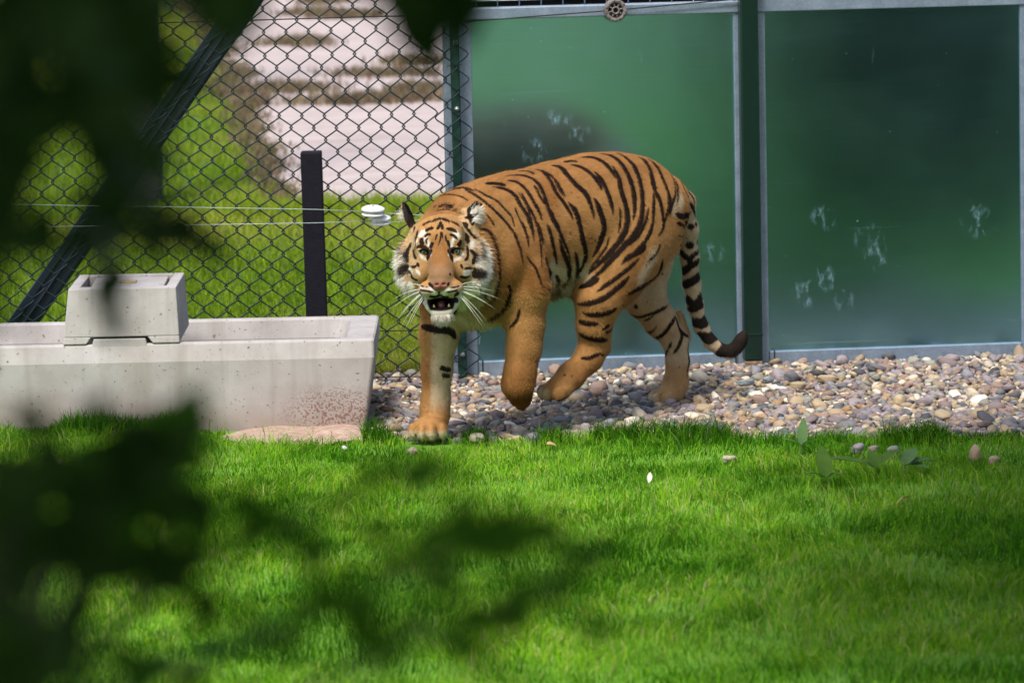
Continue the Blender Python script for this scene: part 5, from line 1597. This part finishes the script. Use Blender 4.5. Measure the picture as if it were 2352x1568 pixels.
def add_leaf(parent, p, L_, az=None, el=None, roll=None, face=None):
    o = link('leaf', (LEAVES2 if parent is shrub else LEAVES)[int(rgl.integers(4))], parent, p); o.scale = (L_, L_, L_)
    if face is not None:                              # along a given direction, broad side towards the viewer
        xd = Vector(face).normalized(); zd = Vector((rgl.normal(0, .3), -1, rgl.normal(0, .3))); zd = (zd - xd * zd.dot(xd)).normalized(); yd = zd.cross(xd)
        o.rotation_euler = Matrix((xd, yd, zd)).transposed().to_euler()
    else:
        o.rotation_euler = (rgl.uniform(0, 6.28), rgl.uniform(-1.2, 1.2), rgl.uniform(0, 6.28))
    return o
def dirs(u0, v0, u1, v1, D): return at(u1, v1, D) - at(u0, v0, D)
def leaf_px(parent, u0, v0, u1, v1, D):
    d = dirs(u0, v0, u1, v1, D); add_leaf(parent, at(u0, v0, D), float(np.linalg.norm(d)), face=d)
def mass(parent, u0, u1, v0, v1, n, D0, D1, L0=.022, L1=.042):
    for _ in range(n):
        D = rgl.uniform(D0, D1); add_leaf(parent, at(rgl.uniform(u0, u1), rgl.uniform(v0, v1), D), rgl.uniform(L0, L1), face=None if rgl.random() < .4 else np.array([rgl.normal(), rgl.normal(0, .3), rgl.normal()]))
def twig(parent, pts, r0=.003):
    P = [at(u, v, D) for u, v, D in pts]; MB().tube(P, list(np.linspace(r0, .0012, len(P))), 6).build('twig', m_twig, parent, True)

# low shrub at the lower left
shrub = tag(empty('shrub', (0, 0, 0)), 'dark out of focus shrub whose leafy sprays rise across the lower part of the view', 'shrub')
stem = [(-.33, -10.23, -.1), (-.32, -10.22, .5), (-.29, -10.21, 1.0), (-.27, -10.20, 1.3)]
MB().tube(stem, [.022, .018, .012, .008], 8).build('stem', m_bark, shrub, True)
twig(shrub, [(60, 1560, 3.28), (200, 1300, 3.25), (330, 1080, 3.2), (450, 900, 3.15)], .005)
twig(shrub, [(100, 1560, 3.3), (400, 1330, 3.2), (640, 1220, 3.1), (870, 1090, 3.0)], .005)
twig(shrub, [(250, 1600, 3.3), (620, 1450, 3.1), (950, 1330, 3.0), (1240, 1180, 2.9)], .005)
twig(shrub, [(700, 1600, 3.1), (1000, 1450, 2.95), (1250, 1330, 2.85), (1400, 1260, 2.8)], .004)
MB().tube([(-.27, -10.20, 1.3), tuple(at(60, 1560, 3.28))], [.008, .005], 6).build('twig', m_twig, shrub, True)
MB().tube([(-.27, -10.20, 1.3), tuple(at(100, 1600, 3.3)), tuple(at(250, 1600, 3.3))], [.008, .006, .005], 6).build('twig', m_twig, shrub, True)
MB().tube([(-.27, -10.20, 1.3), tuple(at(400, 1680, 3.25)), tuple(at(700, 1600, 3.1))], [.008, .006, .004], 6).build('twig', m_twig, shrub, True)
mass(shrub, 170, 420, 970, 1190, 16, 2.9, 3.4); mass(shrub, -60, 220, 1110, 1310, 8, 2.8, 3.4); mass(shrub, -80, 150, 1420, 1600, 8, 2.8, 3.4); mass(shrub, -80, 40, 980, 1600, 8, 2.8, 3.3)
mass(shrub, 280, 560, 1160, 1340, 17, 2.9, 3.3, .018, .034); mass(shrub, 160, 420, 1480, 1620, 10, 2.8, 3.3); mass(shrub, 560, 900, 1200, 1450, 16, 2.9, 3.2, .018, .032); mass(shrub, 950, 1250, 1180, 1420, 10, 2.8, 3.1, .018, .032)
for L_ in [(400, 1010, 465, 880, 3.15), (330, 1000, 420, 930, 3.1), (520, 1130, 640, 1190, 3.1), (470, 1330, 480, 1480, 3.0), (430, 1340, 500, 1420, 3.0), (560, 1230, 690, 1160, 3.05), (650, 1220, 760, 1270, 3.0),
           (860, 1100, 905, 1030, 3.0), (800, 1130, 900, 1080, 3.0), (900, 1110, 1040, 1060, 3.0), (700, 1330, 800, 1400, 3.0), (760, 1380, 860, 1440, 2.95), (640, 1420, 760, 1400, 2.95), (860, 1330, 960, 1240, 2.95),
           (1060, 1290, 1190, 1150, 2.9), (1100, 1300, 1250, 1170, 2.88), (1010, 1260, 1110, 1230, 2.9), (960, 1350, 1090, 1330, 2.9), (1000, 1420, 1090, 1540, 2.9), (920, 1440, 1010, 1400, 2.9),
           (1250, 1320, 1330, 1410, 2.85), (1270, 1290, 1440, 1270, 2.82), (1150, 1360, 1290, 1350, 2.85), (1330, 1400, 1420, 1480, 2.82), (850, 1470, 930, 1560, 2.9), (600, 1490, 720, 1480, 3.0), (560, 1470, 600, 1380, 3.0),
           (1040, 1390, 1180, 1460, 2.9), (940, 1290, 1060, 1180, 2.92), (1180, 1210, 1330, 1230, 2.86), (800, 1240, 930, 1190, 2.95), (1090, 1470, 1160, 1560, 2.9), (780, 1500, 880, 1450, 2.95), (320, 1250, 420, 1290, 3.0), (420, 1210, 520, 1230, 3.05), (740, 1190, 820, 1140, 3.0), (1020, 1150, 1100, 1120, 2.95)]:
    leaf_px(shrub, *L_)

shade_shrub = tag(empty('shrub', (-.62, -10.35, 0)), 'almost black out of focus shrub in the lower corner beside the trough, shade put into its colour', 'shrub')  # same leaf mass as the shrub, its shade put into the leaf colour
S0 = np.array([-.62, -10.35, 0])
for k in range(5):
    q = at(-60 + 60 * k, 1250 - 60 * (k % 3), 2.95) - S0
    MB().tube([(0, 0, -.1), (.01 * k, .01, .6), tuple(q * .5 + np.array([0, 0, .35])), tuple(q)], [.018, .014, .009, .003], 7).build('stem', m_bark, shade_shrub, True)
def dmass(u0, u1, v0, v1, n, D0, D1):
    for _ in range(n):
        D = rgl.uniform(D0, D1); add_leaf(shade_shrub, at(rgl.uniform(u0, u1), rgl.uniform(v0, v1), D) - S0, rgl.uniform(.022, .042), face=None if rgl.random() < .4 else np.array([rgl.normal(), rgl.normal(0, .3), rgl.normal()]))
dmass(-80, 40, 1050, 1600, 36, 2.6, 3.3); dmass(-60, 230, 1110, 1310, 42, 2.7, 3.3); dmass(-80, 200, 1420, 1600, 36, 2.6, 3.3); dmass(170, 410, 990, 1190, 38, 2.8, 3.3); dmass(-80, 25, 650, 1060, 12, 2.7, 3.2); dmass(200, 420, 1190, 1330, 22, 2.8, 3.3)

def shade_crown(name, boxes, n, parent, seed, Lr=(.07, .12), clump=.35):
    rg = np.random.default_rng(seed); vs = []; fl = []
    per = n // len(boxes); V_ = []
    for (c, r) in boxes:
        d = rg.normal(size=(per, 3)); d /= np.linalg.norm(d, axis=1)[:, None]; p = np.array(c) + d * np.array(r) * (rg.random((per, 1)) ** .45)
        p += rg.normal(0, clump * .3, (per, 3)); V_.append(p)
    P = np.concatenate(V_); m = len(P)
    a = rg.normal(size=(m, 3)); a /= np.linalg.norm(a, axis=1)[:, None]; b = np.cross(a, rg.normal(size=(m, 3))); b /= np.linalg.norm(b, axis=1)[:, None]
    L_ = rg.uniform(*Lr, m)[:, None]
    vs = np.stack([P - a * L_ * .5, P + b * L_ * .24, P + a * L_ * .5, P - b * L_ * .24], 1).reshape(-1, 3)
    o = link(name, mesh_np(name, vs, np.arange(m * 4), np.full(m, 4), m_dark), parent); tag(o, kind='stuff'); return o
# tree at the left whose branches hang into the top of the view
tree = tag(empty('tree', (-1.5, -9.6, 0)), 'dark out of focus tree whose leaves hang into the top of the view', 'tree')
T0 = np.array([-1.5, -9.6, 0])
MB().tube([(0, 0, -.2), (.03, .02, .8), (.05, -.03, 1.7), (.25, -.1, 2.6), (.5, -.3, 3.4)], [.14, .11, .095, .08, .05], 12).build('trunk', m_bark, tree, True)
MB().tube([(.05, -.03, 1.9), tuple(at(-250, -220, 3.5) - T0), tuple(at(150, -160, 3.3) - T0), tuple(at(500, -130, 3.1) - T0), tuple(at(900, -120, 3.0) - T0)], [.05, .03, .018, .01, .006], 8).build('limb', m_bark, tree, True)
shade_crown('shade_crown', [((.2, -.2, 3.6), (1.5, 1.3, 1.0)), ((1.4, -1.2, 3.5), (1.4, 1.3, .9)), ((-.9, .6, 3.7), (1.3, 1.2, 1.0)), ((1.2, -2.8, 3.4), (1.7, 1.2, 1.0)), ((0.5, -4.2, 2.9), (2.2, .9, 1.4))], 14000, tree, 71)  # unseen canopy added overhead to shade the near leaves
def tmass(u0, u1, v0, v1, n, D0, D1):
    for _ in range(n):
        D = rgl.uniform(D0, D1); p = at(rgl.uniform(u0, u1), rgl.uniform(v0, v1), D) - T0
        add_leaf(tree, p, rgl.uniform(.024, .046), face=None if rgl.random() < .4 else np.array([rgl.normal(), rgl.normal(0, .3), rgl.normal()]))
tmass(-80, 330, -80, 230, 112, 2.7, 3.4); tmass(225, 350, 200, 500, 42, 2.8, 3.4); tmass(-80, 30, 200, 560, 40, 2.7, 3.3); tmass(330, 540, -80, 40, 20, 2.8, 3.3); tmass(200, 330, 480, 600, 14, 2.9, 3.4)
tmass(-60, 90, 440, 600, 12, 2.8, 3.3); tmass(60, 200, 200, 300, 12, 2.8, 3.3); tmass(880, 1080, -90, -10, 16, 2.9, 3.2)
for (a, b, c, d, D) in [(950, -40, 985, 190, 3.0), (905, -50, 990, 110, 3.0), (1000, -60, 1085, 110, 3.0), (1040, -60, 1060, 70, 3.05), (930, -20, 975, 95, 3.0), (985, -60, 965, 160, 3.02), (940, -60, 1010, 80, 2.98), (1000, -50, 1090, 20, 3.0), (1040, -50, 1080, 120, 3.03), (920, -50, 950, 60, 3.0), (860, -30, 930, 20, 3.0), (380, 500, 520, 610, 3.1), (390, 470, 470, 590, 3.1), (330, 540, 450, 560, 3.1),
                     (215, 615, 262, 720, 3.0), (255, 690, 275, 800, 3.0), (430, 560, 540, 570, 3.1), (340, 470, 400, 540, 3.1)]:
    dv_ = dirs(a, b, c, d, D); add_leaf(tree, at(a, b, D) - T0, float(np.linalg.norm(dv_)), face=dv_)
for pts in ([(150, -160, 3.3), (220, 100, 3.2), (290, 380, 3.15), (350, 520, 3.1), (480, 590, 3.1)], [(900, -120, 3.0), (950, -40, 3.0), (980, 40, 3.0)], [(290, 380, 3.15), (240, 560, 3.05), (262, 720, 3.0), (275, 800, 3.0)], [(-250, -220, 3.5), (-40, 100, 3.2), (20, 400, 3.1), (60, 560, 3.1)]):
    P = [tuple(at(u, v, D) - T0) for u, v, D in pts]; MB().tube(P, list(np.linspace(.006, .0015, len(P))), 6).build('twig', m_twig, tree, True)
# unseen tree added beyond the right edge to shade that side of the lawn
shade_tree = tag(empty('tree', (3.0, -3.6, 0)), 'unseen leafy tree added beyond the right edge to darken that side of the lawn', 'tree')
MB().tube([(0, 0, -.2), (-.05, .03, 1.0), (-.2, .1, 2.0), (-.5, .1, 3.2)], [.16, .12, .10, .05], 12).build('trunk', m_bark, shade_tree, True)
MB().tube([(-.2, .1, 2.0), (-.8, .2, 2.6), (-1.6, .2, 2.85), (-2.4, .1, 2.9)], [.06, .045, .03, .012], 8).build('limb', m_bark, shade_tree, True)
shade_crown('shade_crown', [((-.6, .0, 3.3), (1.2, 1.3, .9)), ((-1.3, -.5, 3.1), (.9, 1.1, .7)), ((.4, .8, 3.5), (1.3, 1.3, .9)), ((-1.0, -1.6, 3.2), (1.1, 1.0, .8)), ((-2.55, -.8, 2.9), (.65, 1.1, .45)), ((-2.15, .9, 3.0), (.65, 1.1, .45)), ((-1.9, -.2, 2.9), (.7, 1.3, .4)), ((-1.3, -2.9, 3.1), (.9, 1.0, .5))], 36000, shade_tree, 72)

shade_bush = tag(empty('shade_bush', (2.42, -3.2, 0)), 'unseen broad shrub added beyond the right edge to darken the lawn and second wall panel', 'shade_bush')  # unseen shrub added to block side light and darken the wall panel
for k in range(6):
    MB().tube([(0, (k - 2.5) * .08, -.1), (.1 * math.cos(k * 2.1), (k - 2.5) * .25, .7), (.25 * math.cos(k * 2.1), (k - 2.5) * .42, 1.6)], [.03, .02, .006], 7).build('stem', m_bark, shade_bush, True)
shade_crown('shade_foliage', [((.05, -.9, 1.0), (.62, .9, 1.05)), ((.1, .3, 1.1), (.60, .9, 1.2)), ((.25, 1.0, .9), (.55, .7, 1.0)), ((.2, -.2, 1.9), (.6, 1.4, .6))], 15000, shade_bush, 73, (.07, .12), .1)
